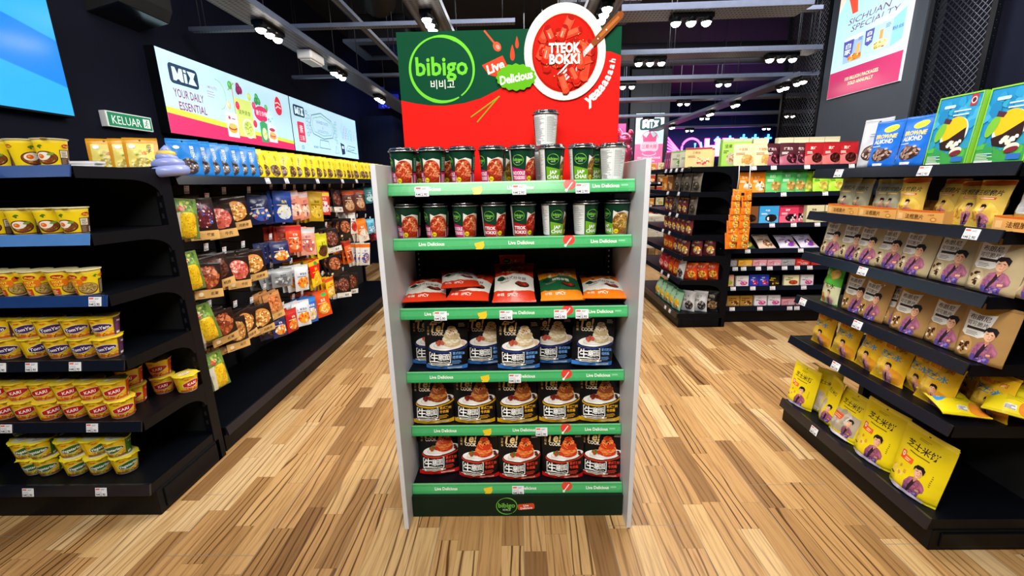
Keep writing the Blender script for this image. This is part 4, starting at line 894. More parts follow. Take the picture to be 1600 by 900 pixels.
def gondola(name, loc, rz, L, D, H, shelves, label, base_z=.17, base_rail=BLACKG, tags=(), ends=(0, 1), pegs=(), seam=1.0):
    """shelves: (rail top z, front y, rail material, [tag x])"""
    g = empty(name, loc, rz, label, 'shelf rack')
    mb = MB(); mb.bbox(0, .015, 0, L, D, base_z - .05, .003)
    n = max(1, round(L / seam))
    for i in range(1, n): mb.box(L * i / n - .001, .0135, .004, L * i / n + .001, .016, base_z - .054)
    for e in ends: x = -.006 if e == 0 else L - .002; mb.bbox(x, .05, .018, x + .008, D - .03, base_z - .062, .003)
    mb.obj('base', BLACK, g)
    mb = MB(); mb.box(.004, .004, base_z - .05, L - .004, D, base_z - .006); dk = mb.obj('deck', BLACK, g)
    mb = MB(); mb.prism([(-.004, base_z), (.006, base_z), (-.004, base_z - .05), (-.014, base_z - .048)], .002, L - .004, 'x'); mb.obj('price_rail', base_rail, dk)
    for x in tags:
        o = link('price_tag', TAGM, dk, (x, -.0135, base_z - .026)); o.rotation_euler = (R(-12), 0, 0)
    mb = MB(); mb.box(.01, D, base_z - .02, L - .01, D + .02, H); mb.obj('back_panel', BLACKM, g)
    ups = [0.0, L - .035] + [L * i / n - .0175 for i in range(1, n)]
    for x in ups:
        mb = MB(); mb.bbox(x, D - .03, 0, x + .035, D + .03, H, .002)
        for k in range(int((H - .25) / .05)): mb.box(x + .012, D - .0312, .22 + k * .05, x + .022, D - .0295, .242 + k * .05, '#000', 1)
        mb.obj('upright', [BLACK, BLACKM], g)
    for z, y, rail, tg in shelves:
        mb = MB(); mb.box(.006, y + .004, z - .028, L - .006, D, z - .006); s = mb.obj('shelf', BLACK, g)
        mb = MB()
        bracket(mb, .0, y + .006, D - .03, z - .004); bo = mb.obj('bracket', BLACK, s)
        mb = MB(); bracket(mb, L - .004, y + .006, D - .03, z - .004); mb.obj('bracket', BLACK, s)
        mb = MB(); mb.prism([(y, z), (y + .005, z), (y - .007, z - .043), (y - .012, z - .042)], .002, L - .004, 'x'); mb.obj('price_rail', rail, s)
        for x in tg:
            o = link('price_tag', TAGM, s, (x, y - .0095, z - .022)); o.rotation_euler = (R(-14), 0, 0)
    for x, z in pegs:
        mb = MB(); mb.tube([(x, D + .002, z), (x, .16, z), (x, .14, z + .012)], .0028, 6); mb.tube([(x - .02, D - .006, z), (x + .02, D - .006, z)], .003, 6)
        p = mb.obj('peg_hook', WIRE, g)
        o = link('peg_tag', TAGS, p, (x, .128, z + .03)); o.rotation_euler = (R(8), 0, 0)
    return g

def decal(mb, art, o, ux, uy, mi=0, eps=.0003, step=.00003):
    n = len(mb.f); flat(mb, art, o, ux, uy, mi, eps, step)
    for L in (mb.f, mb.c, mb.m, mb.sm): del L[n]

# ------------------------------------------------------------------ the racks
A0, AY = -2.6, 1.563           # cup rack, faces the camera
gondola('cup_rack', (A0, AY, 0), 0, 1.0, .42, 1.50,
        [(1.493, .010, DREFLRAIL, []), (1.245, .015, REFLRAIL, []), (1.005, .022, DREFLRAIL, [.955]), (.734, .025, BLACKG, [.49, .62, .80]), (.452, .032, BLACKG, [.42, .79])],
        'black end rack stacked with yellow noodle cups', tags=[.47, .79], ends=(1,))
PEG = []   # (kind, Y, z of top, how many deep, description)
for t in [
    ('corn', 2.13, 1.36, 3, 'green and yellow corn cob pack'), ('berry', 2.27, 1.36, 3, 'blue and red berry pack'), ('beef', 2.41, 1.32, 4, 'red meat pack with kraft label'), ('snack', 2.56, 1.35, 5, 'fried snack pack with kraft label'), ('navy', 2.80, 1.35, 3, 'navy seafood pack'),
    ('blue', 3.06, 1.37, 3, 'blue fish pack'), ('pink', 3.24, 1.37, 3, 'salmon pink pack'), ('pink', 3.38, 1.36, 2, 'narrow salmon pink pack'), ('gold', 3.55, 1.36, 6, 'dull gold pack'), ('snackred', 3.72, 1.36, 3, 'red and yellow pack'), ('darkw', 4.02, 1.37, 4, 'dark meat pack with white label'), ('brown', 4.30, 1.36, 4, 'brown and orange pack'), ('brown', 4.60, 1.36, 4, 'maroon and orange pack'), ('teal', 4.92, 1.37, 4, 'teal pack'),
    ('corn', 2.11, 1.09, 3, 'yellow corn cob pack'), ('chest', 2.21, 1.02, 3, 'chestnut pack with kraft label'), ('dkraft', 2.33, 1.05, 4, 'dark meat pack with kraft label'), ('beef', 2.47, 1.01, 5, 'red beef pack with kraft label'), ('snack', 2.65, 1.02, 4, 'golden snack pack with kraft label'), ('navyor', 2.96, 1.03, 4, 'navy and orange squid pack'), ('orred', 3.16, 1.12, 5, 'orange red pack'), ('silverpink', 3.36, 1.09, 5, 'pink and silver pack'), ('yelwin', 3.60, 1.01, 3, 'yellow pack with brown middle'), ('darkw', 3.85, 1.03, 4, 'dark pack with white strip'), ('saus', 4.10, 1.10, 4, 'dark sausage pack'), ('whitered', 4.36, 1.14, 3, 'white and red pack'), ('orw', 4.62, 1.05, 4, 'orange and white pack'), ('ltblue', 4.88, 1.03, 3, 'pale blue pack'), ('dred', 5.02, .99, 4, 'deep red pack'),
    ('silver', 2.92, .84, 5, 'plain silver pack'), ('white', 3.18, .82, 3, 'white pack with orange picture'), ('redyel', 3.44, .82, 6, 'red and yellow fish pack'), ('saus', 3.82, .80, 4, 'brown sausage pack'), ('orange', 4.18, .87, 5, 'orange and red pack'), ('orblue', 4.55, .80, 4, 'white pack with orange top'), ('corn', 2.16, .80, 3, 'bright yellow corn cob pack'), ('chest', 2.27, .74, 3, 'glossy chestnut pack with kraft label'), ('driedk', 2.80, .71, 3, 'dried meat pack with kraft label'),
    ('kraftst', 2.37, .66, 4, 'brown nut pack with kraft label'), ('snack', 2.48, .68, 4, 'pale snack pack with kraft label'), ('snack', 2.64, .66, 4, 'crispy snack pack with kraft label'), ('yelor', 3.66, .62, 4, 'yellow and orange pack'), ('darkw', 3.92, .58, 4, 'sauce dark pack with white label'), ('darkw', 4.10, .57, 3, 'roast dark pack with white label'), ('redpair', 2.98, .53, 4, 'red squid pack'), ('white', 3.14, .55, 3, 'white squid pack'), ('blue2', 3.27, .54, 3, 'bright blue pack'), ('orange2', 3.50, .53, 6, 'bright orange pack'), ('navyor', 2.81, .53, 3, 'navy pack with orange picture'), ('corn', 2.17, .52, 2, 'lowest yellow corn cob pack'),
]: PEG.append(t)
BY = 2.04
gondola('peg_rack', (-1.6, BY, 0), PI / 2, 3.6, .5, 1.45, [(1.462, .0, BLACKG, [.75, .98, 1.45, 1.95, 2.3])],
        'long black pegboard rack of hanging snack packs under the lit signs', base_z=.145, ends=(), pegs=[(y - BY, z + .005) for _, y, z, _, _ in PEG])
gondola('snack_rack', (1.53, 2.30, 0), -PI / 2, .93, .46, 1.50,
        [(1.432, .0, BLACKG, [.18, .62]), (1.222, .0, BLACKG, [.84]), (1.008, .0, BLACKG, [.42]), (.768, -.004, BLACKG, [.07, .45]), (.532, -.006, BLACKG, [.37])],
        'black rack of crisps, cocoa pouches and yellow rice crackers', base_z=.142, tags=[.30], ends=(1,))
gondola('biscuit_rack', (2.03, 4.08, 0), 0, 1.36, .5, 1.52,
        [(1.502, .0, BLACKG, [.12, .3, .6, 1.0]), (1.262, .0, BLACKG, [.1, .42, .8]), (.98, .0, BLACKG, [.08, .35, .55, .77]), (.737, .0, BLACKG, [.15, .65]), (.569, .0, BLACKG, [.05, .13, .27, .38, .52, .64, .76]), (.372, .0, BLACKG, [.05, .24, .43, .73]), ],
        'black wide rack of biscuit boxes across the aisle end', base_z=.17, tags=[.06, .33, .62, .69], ends=())
gondola('sweet_rack', (1.51, 5.40, 0), -PI / 2, 1.45, .43, 1.50,
        [(1.502, .03, BLACKG, [.8, .95, 1.1, 1.25]), (1.283, .03, BLACKG, [.9, 1.2]), (1.078, .03, BLACKG, [1.0, 1.2]), (.893, .02, BLACKG, [.85, 1.05]), (.70, .012, BLACKG, [.9]), (.472, .005, BLACKG, [.95, 1.15])],
        'black stepped sweet rack with an open end beside the biscuit rack', base_z=.145, tags=[1.15, 1.28], ends=(1,))
gondola('distant_rack', (1.9, 9.4, 0), 0, 1.8, .45, 1.6, [(1.58, 0, BLACKG, []), (1.34, 0, BLACKG, [.9, 1.1]), (1.1, 0, BLACKG, []), (.86, 0, BLACKG, [.95]), (.62, 0, BLACKG, []), (.4, 0, BLACKG, [])],
        'distant black rack of small boxes in front of the crown poster', ends=())

# ------------------------------------------------------------------ green-edged promotional display
disp = empty('promotional_display', (0, 0, 0), 0, 'white sided display stand with green shelf edges and a red header board', 'display stand')
X0, X1 = -.475, .425
for xa, xb in ((-.496, -.4775), (.4275, .446)):
    mb = MB(); mb.bbox(xa, 1.487, 0, xb, 1.985, 1.468, .002); mb.obj('side_panel', GREYP, disp)
mb = MB(); mb.box(-.477, 1.965, .06, .427, 1.985, 1.40); mb.obj('back_panel', BLACKM, disp)
for x in (-.476, .396):
    mb = MB(); mb.box(x, 1.940, .1, x + .030, 1.966, 1.40, '#101114', 0)
    for k in range(50): mb.box(x + .012, 1.9385, .16 + k * .025, x + .017, 1.9405, .168 + k * .025, '#c8ccd2', 1)
    mb.obj('upright', [BLACK, WHITEP], disp)
def strip_art(spoon=True):
    a = Art(90, 4.4, '#3fa862'); a.R(0, 3.9, 90, 4.4, '#7fcb93'); a.R(0, 1.2, 90, 3.2, '#4db46e'); a.R(0, 0, 90, .35, '#2d8a4c')
    for x in (14.5, 48.5, 82.5 - 3): a.T('Live Delicious', x, 2.2, 1.25, '#f0f6ec', bold=1.5, wmax=9.8)
    a.E(32.6, 1.4, 1.9, 1.7, '#e9c82e', 200, 20, 20, 200); a.P([(30.7, 2.2), (34.4, 2.9), (34.0, 1.5), (32.4, .5), (31.1, .9)], '#e9c82e')
    a.E(66.4, 2.9, 2.3, 1.9, '#dd4538'); a.line([(65.2, .8), (67.4, 3.6)], .4, '#f4ece4'); a.E(65.1, .8, .5, .5, '#f4ece4')
    a.RR(85, 2, 87.5, 2.6, .2, '#8fd0a0')
    return a
CSH = [(1.403, 1.608, [.125, .48, .71]), (1.200, 1.616, []), (.920, 1.628, [.16, .42, .635, .72]), (.641, 1.640, [.45]), (.386, 1.648, [.56]), (.145, 1.585, [.455])]
for z, y, tg in CSH:
    mb = MB(); mb.box(X0 + .002, y + .006, z - .032, X1 - .002, 1.964, z - .006); mb.box(X0 + .004, y + .02, z - .052, X1 - .004, y + .032, z - .032)
    s = mb.obj('shelf', BLACK, disp)
    mb = MB(); o = Vector((X0, y - .0115, z - .044)); uy = Vector((0, .0115, .0445))
    flat(mb, strip_art(), o, (X1 - X0, 0, 0), uy); n = Vector((0, .003, -.0008))
    p = [o, o + Vector((X1 - X0, 0, 0)), o + Vector((X1 - X0, 0, 0)) + uy, o + uy]
    b = len(mb.v); mb.v += [tuple(q + n * .1) for q in p] + [tuple(q + n) for q in p]
    for q in ((0, 4, 5, 1), (1, 5, 6, 2), (2, 6, 7, 3), (3, 7, 4, 0), (4, 7, 6, 5)): mb.face([b + i for i in q], '#3fa862')
    tag(mb.obj('shelf_strip', printed('glossy_strip', .25, coat=.4) if z > 1.4 else bpy.data.materials['glossy_strip'], s), 'green printed shelf edge strip')
    for x in tg:
        q = link('price_tag', TAGM, s, (X0 + x, y - .010, z - .030)); q.rotation_euler = (R(-14), 0, 0)
a = Art(90, 10.2, '#1c2a1c'); bib_logo(a, 40.5, 5.2, 9.0, '#6fbe46', '#cfe8c0'); a.RR(45.2, 3.4, 52.4, 6.4, .8, '#d8502e', 5); a.T('Live', 48.8, 5.5, 1.0, '#fff', bold=1.4, rot=5); a.T('Delicious', 48.9, 4.2, 1.0, '#fff', bold=1.4, rot=5, wmax=6)
mb = MB(); mb.box(X0, 1.558, 0, X1, 1.964, .1, '#1a261a'); flat(mb, a, (X0, 1.5575, 0), (X1 - X0, 0, 0), (0, 0, .1)); mb.obj('base', BOARD, disp)
# header
a = Art(90, 59, '#f0201a')
a.P([(0, 33.7), (6, 32.4), (12, 31.5), (18, 31.3), (26, 32.1), (33, 33.8), (40, 36.8), (46, 39.7), (59, 45.2), (70, 49), (80, 50.6), (86, 50.0), (90, 48.5), (90, 59), (0, 59)], '#0e4a31')
bib_logo(a, 17.6, 45, 26.5, '#74d83a', '#eef6e6')
a.P([(34.0, 46.2), (42.4, 49.6), (44.4, 45.6), (43.4, 43.2), (39.8, 41.8), (36.6, 42.6)], '#e8472c'); a.T('Live', 39.3, 45.6, 3.3, '#fff6e8', bold=2.1, it=.1, rot=20)
a.line([(35.3, 58.8), (39.6, 53.8)], .7, '#ef5a3c'); a.E(40.3, 52.9, 1.5, 1.9, '#ef5a3c', 35); a.E(40.6, 52.7, .7, 1.0, '#f6a08a', 35)
for x, y, k in ((46.4, 50.6, 1.0), (48.3, 54.3, .75)): a.P([(x + 1.25 * k * math.sin(t) * math.sin(t / 2) ** 1.2, y + 3 * k * math.cos(t)) for t in np.linspace(0, 2 * PI, 26, endpoint=False)], '#ea4a2e')
a.line([(28.6, 26.6), (40.8, 34.4)], .45, '#8fae2a'); a.line([(31.2, 24.6), (40.2, 34.0)], .45, '#8fae2a')
# curved exclamation round the bowl
t0 = R(-62); word = 'yeaaaaaah'
for i, ch in enumerate(word):
    t = R(-58 + i * 6.2); rx, ry = 19.6 + i * .05, 19.8
    a.T(ch, 66.8 + rx * math.cos(t), 49.6 + ry * math.sin(t), 4.4 - i * .26, '#fdf3ee', bold=2.0, it=.1, rot=math.degrees(t) + 90)
HY, HZ = 1.90, 1.40
mb = MB(); mb.box(-.477, HY, HZ, .423, HY + .022, HZ + .59, '#0c3a26'); flat(mb, a, (-.477, HY - .0004, HZ), (.9, 0, 0), (0, 0, .59)); hd = mb.obj('header_board', BOARD, disp)
tag(hd, 'red and green header board with a food bowl')
def E2(cx, cz, rx, rz, n=56): return [(cx + rx * math.cos(2 * PI * k / n), cz + rz * math.sin(2 * PI * k / n)) for k in range(n)]
BC = (.197, 1.899)
mb = MB(); mb.prism(E2(*BC, .163, .178), HY - .008, .012, 'y', '#efe9dc')
a = Art(40, 40, '#fff'); a.E(20, 20, 16.2, 17.7, '#f1ece0', n=56); a.E(20, 20, 15.4, 16.9, '#fbf8f0', n=56); a.E(20, 19.7, 13.5, 14.9, '#d9cdb8', n=56); a.E(20, 19.6, 13.1, 14.4, '#b5140c', n=56); a.E(19.6, 19.9, 12.2, 13.4, '#c81c10', n=48)
r = random.Random(21)
for i in range(44):
    q = math.sqrt(r.random()) * .86; t = r.random() * 2 * PI; x, y = 20 + 12.2 * q * math.cos(t), 19.6 + 13.4 * q * math.sin(t); ang = r.choice([20, 60, 75, 100, 110, -20, 150]) + r.uniform(-10, 10); L = r.uniform(2.4, 3.6); w = r.uniform(1.35, 1.75)
    if math.hypot((x - 20) / 12.6, (y - 19.6) / 13.8) > .84: L *= .55
    c, s = math.cos(R(ang)), math.sin(R(ang)); cap = lambda k, off, L=L, w=w, c=c, s=s, x=x, y=y: [(x + (px * c - py * s), y + (px * s + py * c) + off) for px, py in [(-L * k, -w * k), (L * k, -w * k), (L * k + w * .5 * k, -w * .4 * k), (L * k + w * .5 * k, w * .4 * k), (L * k, w * k), (-L * k, w * k), (-L * k - w * .4 * k, 0)]]
    a.P(cap(1, -.25), '#8c0f08'); a.P(cap(.96, 0), r.choice(['#cf2214', '#e03a22', '#c01a10', '#e64a2c'])); a.P(cap(.6, .35), r.choice(['#ee6040', '#e2402a', '#ea5a3c'])); a.E(x + L * c, y + L * s, w * .5, w * .8, '#a81810', ang)
    if i % 3 == 0: a.line([(x - L * .5 * c - s * .3, y - L * .5 * s + c * .5), (x + L * .3 * c - s * .3, y + L * .3 * s + c * .5)], .25, '#ffd8c8')
a.chunks(20, 19, 9, 10, ['#4a7a24', '#6a9a34', '#2f5a18', '#d8c068'], 46, .28, 7)
a.T('TTEOK', 19.8, 21.6, 3.5, '#fdf3e8', bold=2.7, w=12.6); a.T('BOKKI', 19.8, 17.6, 3.5, '#fdf3e8', bold=2.7, w=12.2)
decal(mb, a, (BC[0] - .2, HY - .0084, BC[1] - .2), (.4, 0, 0), (0, 0, .4), 0)
mb.obj('bowl_cutout', BOARD, hd)
bx, bz = .0, 1.812
mb = MB(); pts = [((7.9 + .3 * math.cos(16 * t)) * math.cos(t), (4.9 + .3 * math.cos(16 * t)) * math.sin(t)) for t in np.linspace(0, 2 * PI, 64, endpoint=False)]
mb.prism([(bx + px_ / 100, bz + pz_ / 100) for px_, pz_ in pts], HY - .012, .01, 'y', '#63b81e')
a = Art(20, 14, '#63b81e'); a.T('Delicious', 10, 7, 3.2, '#f8fbe8', bold=2.1, it=.1, rot=10, w=13.6)
decal(mb, a, (bx - .1, HY - .0124, bz - .07), (.2, 0, 0), (0, 0, .14)); mb.obj('badge_cutout', BOARD, hd)
# fork printed on the board's cut-out edge
def fk(pts, c, y, t, mbx):
    fx, fz = .19, 1.812; tx, tz = .424, 2.038; L = math.hypot(tx - fx, tz - fz); ux, uz = (tx - fx) / L, (tz - fz) / L
    mbx.prism([(fx + p * ux - q * uz, fz + p * uz + q * ux) for p, q in pts], y, t, 'y', c)
mb = MB()
fk([(.16, -.010), (.2, -.0135), (.26, -.0145), (.31, -.0135), (.322, -.006), (.322, .006), (.31, .0135), (.26, .0145), (.2, .0135), (.16, .010)], '#8a4a22', HY - .014, .008, mb)
fk([(.2, -.004), (.30, -.006), (.30, .004), (.2, .007)], '#b26a34', HY - .0146, .001, mb)
fk([(.10, -.0075), (.165, -.009), (.165, .009), (.10, .0075)], '#c8ccd2', HY - .0135, .006, mb)
fk([(.05, -.024), (.068, -.024), (.10, -.010), (.12, -.008), (.12, .008), (.10, .010), (.068, .024), (.05, .024)], '#d3d6da', HY - .013, .005, mb)
for k in range(4): q = -.021 + k * .0122; fk([(-.012, q), (.052, q), (.052, q + .0075), (-.012, q + .006)], '#d6d9dd', HY - .013, .005, mb)
for p in (.19, .235): fk([(p + .003 * math.cos(t), .003 * math.sin(t)) for t in np.linspace(0, 2 * PI, 9)[:-1]], '#e0e2e6', HY - .0152, .001, mb)
mb.obj('fork_cutout', BOARD, hd)

# ------------------------------------------------------------------ products: promotional display
CW = 'the peg rack side'
for i, (x, k, rz) in enumerate([(-.432, 'noodle_tteok', 5), (-.322, 'noodle_tteok', -5), (-.208, 'noodle_tteok', 3), (-.095, 'noodle_tteok', 14), (.019, 'noodle_tteok', 52), (.130, 'japchae', 76), (.243, 'japchae', 60), (.357, 'japchae', 172)]):
    d = {'noodle_tteok': 'pink and green rice cake noodle cup', 'japchae': 'green glass noodle cup'}[k]
    if i == 7: d = 'cup turned to its white back'
    put(k, (x, 1.685, 1.398), f'{d}, {ORD[i]} from {CW}, display top shelf', 'lidded cups on the display top shelf', R(rz))
for i, (x, k, rz) in enumerate([(-.385, 'noodle_tteok', 10), (-.268, 'noodle_tteok', 0), (-.05, 'japchae', 40), (.114, 'japchae', 175), (.30, 'japchae', 90)]):
    put(k, (x, 1.795, 1.398), f'lidded cup in the back row, {ORD[i]} from {CW}, display top', 'lidded cups behind the front row', R(rz))
put('japchae', (.114, 1.795, 1.398 + .135), 'lone lidded cup stacked on the others before the red header', 'lidded cups behind the front row', R(176))
for i, (x, k, rz) in enumerate([(-.430, 'noodle_tteok', 12), (-.320, 'noodle_tteok', 12), (-.207, 'noodle_tteok', 30), (-.094, 'tteokbokki', 50), (.020, 'tteokbokki', 52), (.140, 'japchae', 84), (.262, 'japchae', 100), (.383, 'japchae', 4)]):
    d = {'noodle_tteok': 'pink and green rice cake noodle cup', 'japchae': 'green glass noodle cup', 'tteokbokki': 'red label rice cake cup'}[k]
    put(k, (x, 1.690, 1.195), f'{d}, {ORD[i]} from {CW}, display second shelf', 'lidded cups on the display second shelf', R(rz))
for i, (x, y, z, k, tl, rz, d) in enumerate([(-.385, 1.66, .938, 'rice_red', -80, 6, 'rice cake pack lying low'), (-.215, 1.665, .938, 'rice_red', -75, -6, 'rice cake pack lying askew'), (-.022, 1.675, .925, 'rice_red', -60, 0, 'propped red and white rice cake pack'), (.175, 1.668, .932, 'rice_green', -70, 3, 'green and orange rice cake pack'), (.345, 1.665, .938, 'rice_orange', -80, -4, 'orange rice cake pack lying flat')]):
    put(k, (x, y, z), f'{d}, {ORD[i]} from {CW}, third shelf', 'rice cake packs on the display third shelf', R(rz), R(tl))
put('rice_red', (-.03, 1.885, .925), 'tall red rice cake pack standing behind the propped one', 'rice cake packs on the display third shelf', R(2), R(-12), s=.66)
put('rice_red', (-.24, 1.70, .985), 'dark red rice cake pack lying on top of two others', 'rice cake packs on the display third shelf', R(10), R(-82), s=.9)
for i, (x, y, z, tl, rz) in enumerate([(-.385, 1.77, .637, -4, 8), (-.315, 1.705, .637, -7, -2), (-.15, 1.755, .637, -6, 4), (-.008, 1.695, .637, -7, 0), (.135, 1.755, .637, -5, -6), (.300, 1.700, .645, -10, 8)]):
    put('blue_pasta', (x, y - .012, z), f'black pasta pouch with blue bottom edge, {ORD[i]} from {CW} of display', 'blue edged pasta pouches', R(rz), R(tl), R(6) if i == 5 else 0, s=1.06)
for i, (x, rz) in enumerate([(-.386, 3), (-.205, -2), (-.018, 4), (.166, 0), (.338, -4)]):
    put('gold_pasta', (x, 1.690, .382), f'black pasta pouch with gold bottom edge, {ORD[i]} from {CW} of display', 'gold edged pasta pouches', R(rz), R(-8), s=1.06)
for i, (x, y, rz, tl) in enumerate([(-.372, 1.70, 6, -16), (-.192, 1.675, -2, -7), (-.012, 1.665, 0, -7), (.176, 1.668, -3, -8), (.345, 1.675, -10, -7)]):
    put('red_pasta', (x, y - .03, .141), f'black pasta pouch with red bottom edge, {ORD[i]} from {CW} of display', 'red edged pasta pouches', R(rz), R(tl), s=1.06)

# ------------------------------------------------------------------ products: cup rack
OE = 'the open end'
AYc = AY + .085
def cups(k, z, xs, desc, shelf, grp, rzs, dy=0):
    for i, x in enumerate(xs):
        put(k, (x, AYc + dy + rnd.uniform(-.006, .006), z), f'{desc}, {ORD[i]} from {OE}, {shelf} shelf', grp, R(rzs[i % len(rzs)]))
cups('egg_cup', 1.487, [-1.73, -1.83, -1.925], 'yellow fried egg noodle cup', 'top', 'egg noodle cups on the top shelf', [30, 95, 30], -.0)
cups('egg_cup', 1.239, [-1.712, -1.806, -1.912, -2.012, -2.11], 'yellow fried egg noodle cup', 'second', 'egg noodle cups on the second shelf', [24, 44, 48, 26, 30])
cups('curry_cup', .999, [-1.725, -1.825, -1.922, -2.02, -2.115, -2.21], 'yellow curry noodle cup', 'third', 'curry noodle cups on the third shelf', [22, 60, 50, 40, 30])
def stacks(k, z, xs, desc, shelf, grp, rzs, dy=0, h=.0865, y0=0):
    for i, x in enumerate(xs):
        for j, pos in enumerate(('lower', 'upper')):
            put(k, (x + rnd.uniform(-.004, .004) - .008 * j, AYc + .012 + dy + rnd.uniform(-.008, .008), z + j * h), f'{pos} {desc}, {ORD[i]} stack from {OE}, {shelf}', grp, R(rzs[(i * 2 + j) % len(rzs)]))
stacks('purple_bowl', .728, [-1.715, -1.822, -1.928, -2.034, -2.14, -2.246], 'purple and yellow noodle bowl', 'fourth shelf', 'purple noodle bowls', [26, 20, 30, 40, 34, 50, 66, 40])
stacks('red_bowl', .446, [-1.735, -1.838, -1.942, -2.046, -2.15, -2.254, -2.358], 'red and orange noodle bowl', 'fifth shelf', 'red noodle bowls', [52, 44, 46, 40, 30, 50, 60, 34, 40, 30])
stacks('green_bowl', .168, [-1.795, -1.90, -2.005, -2.13, -2.20], 'green and yellow noodle bowl', 'rack bottom', 'green noodle bowls', [60, 20, 44, 70, 55, 50, 30, 28, 30, 46])
put('green_bowl', (-2.44, AYc + .01, .168), 'single green and yellow noodle bowl farthest along the rack bottom', 'green noodle bowls', R(30))
put('green_bowl', (-2.36, AYc + .14, .168), 'lower green noodle bowl of the stack in shadow at the back', 'green noodle bowls', R(30)); put('green_bowl', (-2.36, AYc + .14, .2545), 'upper green noodle bowl of the stack in shadow at the back', 'green noodle bowls', R(30))
put('green_bowl', (-2.25, AYc + .15, .168), 'lower green noodle bowl behind the fourth front stack', 'green noodle bowls', R(10)); put('green_bowl', (-2.25, AYc + .15, .2545), 'upper green noodle bowl behind the fourth front stack', 'green noodle bowls', R(10))
put('red_bowl', (-1.628, AY + .33, .446), 'red noodle bowl alone on the bare shelf corner', 'red noodle bowls', R(70))
put('red_bowl', (-1.735, AY + .32, .446), 'lower red noodle bowl of the rear stack near the shelf corner', 'red noodle bowls', R(40)); put('red_bowl', (-1.735, AY + .32, .5325), 'upper red noodle bowl of the rear stack near the shelf corner', 'red noodle bowls', R(30))
put('red_bowl', (-1.79, AY + .22, .446), 'lower red noodle bowl tucked in the middle of the shelf depth', 'red noodle bowls', R(30)); put('red_bowl', (-1.79, AY + .22, .5325), 'upper red noodle bowl tucked in the middle of the shelf depth', 'red noodle bowls', R(30))

# ------------------------------------------------------------------ products: peg rack
by_row = {}
for t in PEG:
    z = t[2]; row = 'top' if z > 1.25 else 'second' if z > .95 else 'third' if z > .69 else 'fourth'
    by_row.setdefault(row, []).append(t)
DEEP = ['front', 'second', 'third', 'fourth', 'fifth', 'sixth']
for row, ts in by_row.items():
    for i, (k, y, z, n, d) in enumerate(sorted(ts, key=lambda t: t[1])):
        for j in range(n):
            H = KIND[k][2].vertices and max(v.co.z for v in KIND[k][2].vertices)
            put(k, (-1.67 - j * .036 - rnd.random() * .008, y - j * .006 + rnd.uniform(-.006, .006), z - H + rnd.uniform(-.006, .004)), f'{d}, {DEEP[j]} on {ORD[i]} peg from cup rack, {row} row', f'snack packs on the {row} peg row', R(70 + rnd.uniform(-16, 16)), R(rnd.uniform(-9, 3)), R(rnd.uniform(-7, 7)))
for i, (x, y, rz) in enumerate([(-1.985, 2.13, 22), (-1.895, 2.15, 26), (-1.81, 2.13, 22)]):
    put('top_orange', (x, y, 1.457), f'orange seed pouch, {ORD[2 - i]} from the squeeze toy on the rack top', 'orange seed pouches', R(rz), R(-6), s=1.06)
for i in range(7):
    put('top_blue', (-1.685, 2.23 + i * .083 + .02, 1.457), f'blue sunflower seed pouch, {ORD[i]} from the squeeze toy on the peg rack top', 'blue seed pouches', R(52 + rnd.uniform(-8, 8)), R(-7 + rnd.uniform(-3, 2)), s=1.08)
for i in range(25):
    put('top_yellow', (-1.685 - (i % 2) * .012, 2.83 + i * .108, 1.457), f'yellow seed pouch, {ORD[i]} from the blue pouches on the peg rack top', 'yellow seed pouches', R(58 + rnd.uniform(-14, 14)), R(-6 + rnd.uniform(-3, 2)), s=1.06)
# squeeze toy on the rack corner
t = empty('squeeze_toy', (-1.60, 2.02, 1.458), 0, 'lilac coiled squeeze toy with a yellow band on the rack corner', 'toy')
LILAC = plain('lilac_soft_plastic', '#8f9bd6', .35, coat=.3); YEL = plain('yellow_soft_plastic', '#e5c04a', .35, coat=.3)
mb = MB()
for zc, rr, w in ((.022, .056, .024), (.052, .043, .021), (.078, .026, .018)):
    mb.tube([(rr * math.cos(a), rr * math.sin(a), zc + .006 * math.sin(a + zc * 40)) for a in np.linspace(0, 2 * PI, 25)[:-1]], w, 12, closed=True)
mb.lathe([(.055, .012), (.05, .05), (.03, .08), (.02, .09)], 20); mb.obj('coil', LILAC, t)
mb = MB(); mb.lathe([(.001, .082), (.030, .086), (.038, .096), (.033, .108), (.018, .114), (.006, .118), (.0005, .119)], 20); mb.obj('band', YEL, t)
mb = MB(); mb.lathe([(.018, .108), (.023, .114), (.014, .124), (.004, .134), (.0003, .137)], 16); mb.obj('tip', LILAC, t)
for i in range(3):
    mb = MB(); mb.bbox(-.05, -.03, 0, .05, .03, .012, .003, '#dcdde0'); a = Art(10, 6, '#e8e8ea'); a.lines(.6, .6, 9, 5.4, 5, '#b0383a', i); flat(mb, a, (-.05, -.03, .0124), (.1, 0, 0), (0, .06, 0))
    o = mb.obj('sachet_box', CARD, None, (-1.875 + .006 * i, 1.90 + .004 * i, 1.487 + i * .0126), R(8 * i)); tag(o, f'flat white sachet box, {["bottom", "middle", "top"][i]} of the stack beside the egg cups', 'box', 'white sachet boxes')

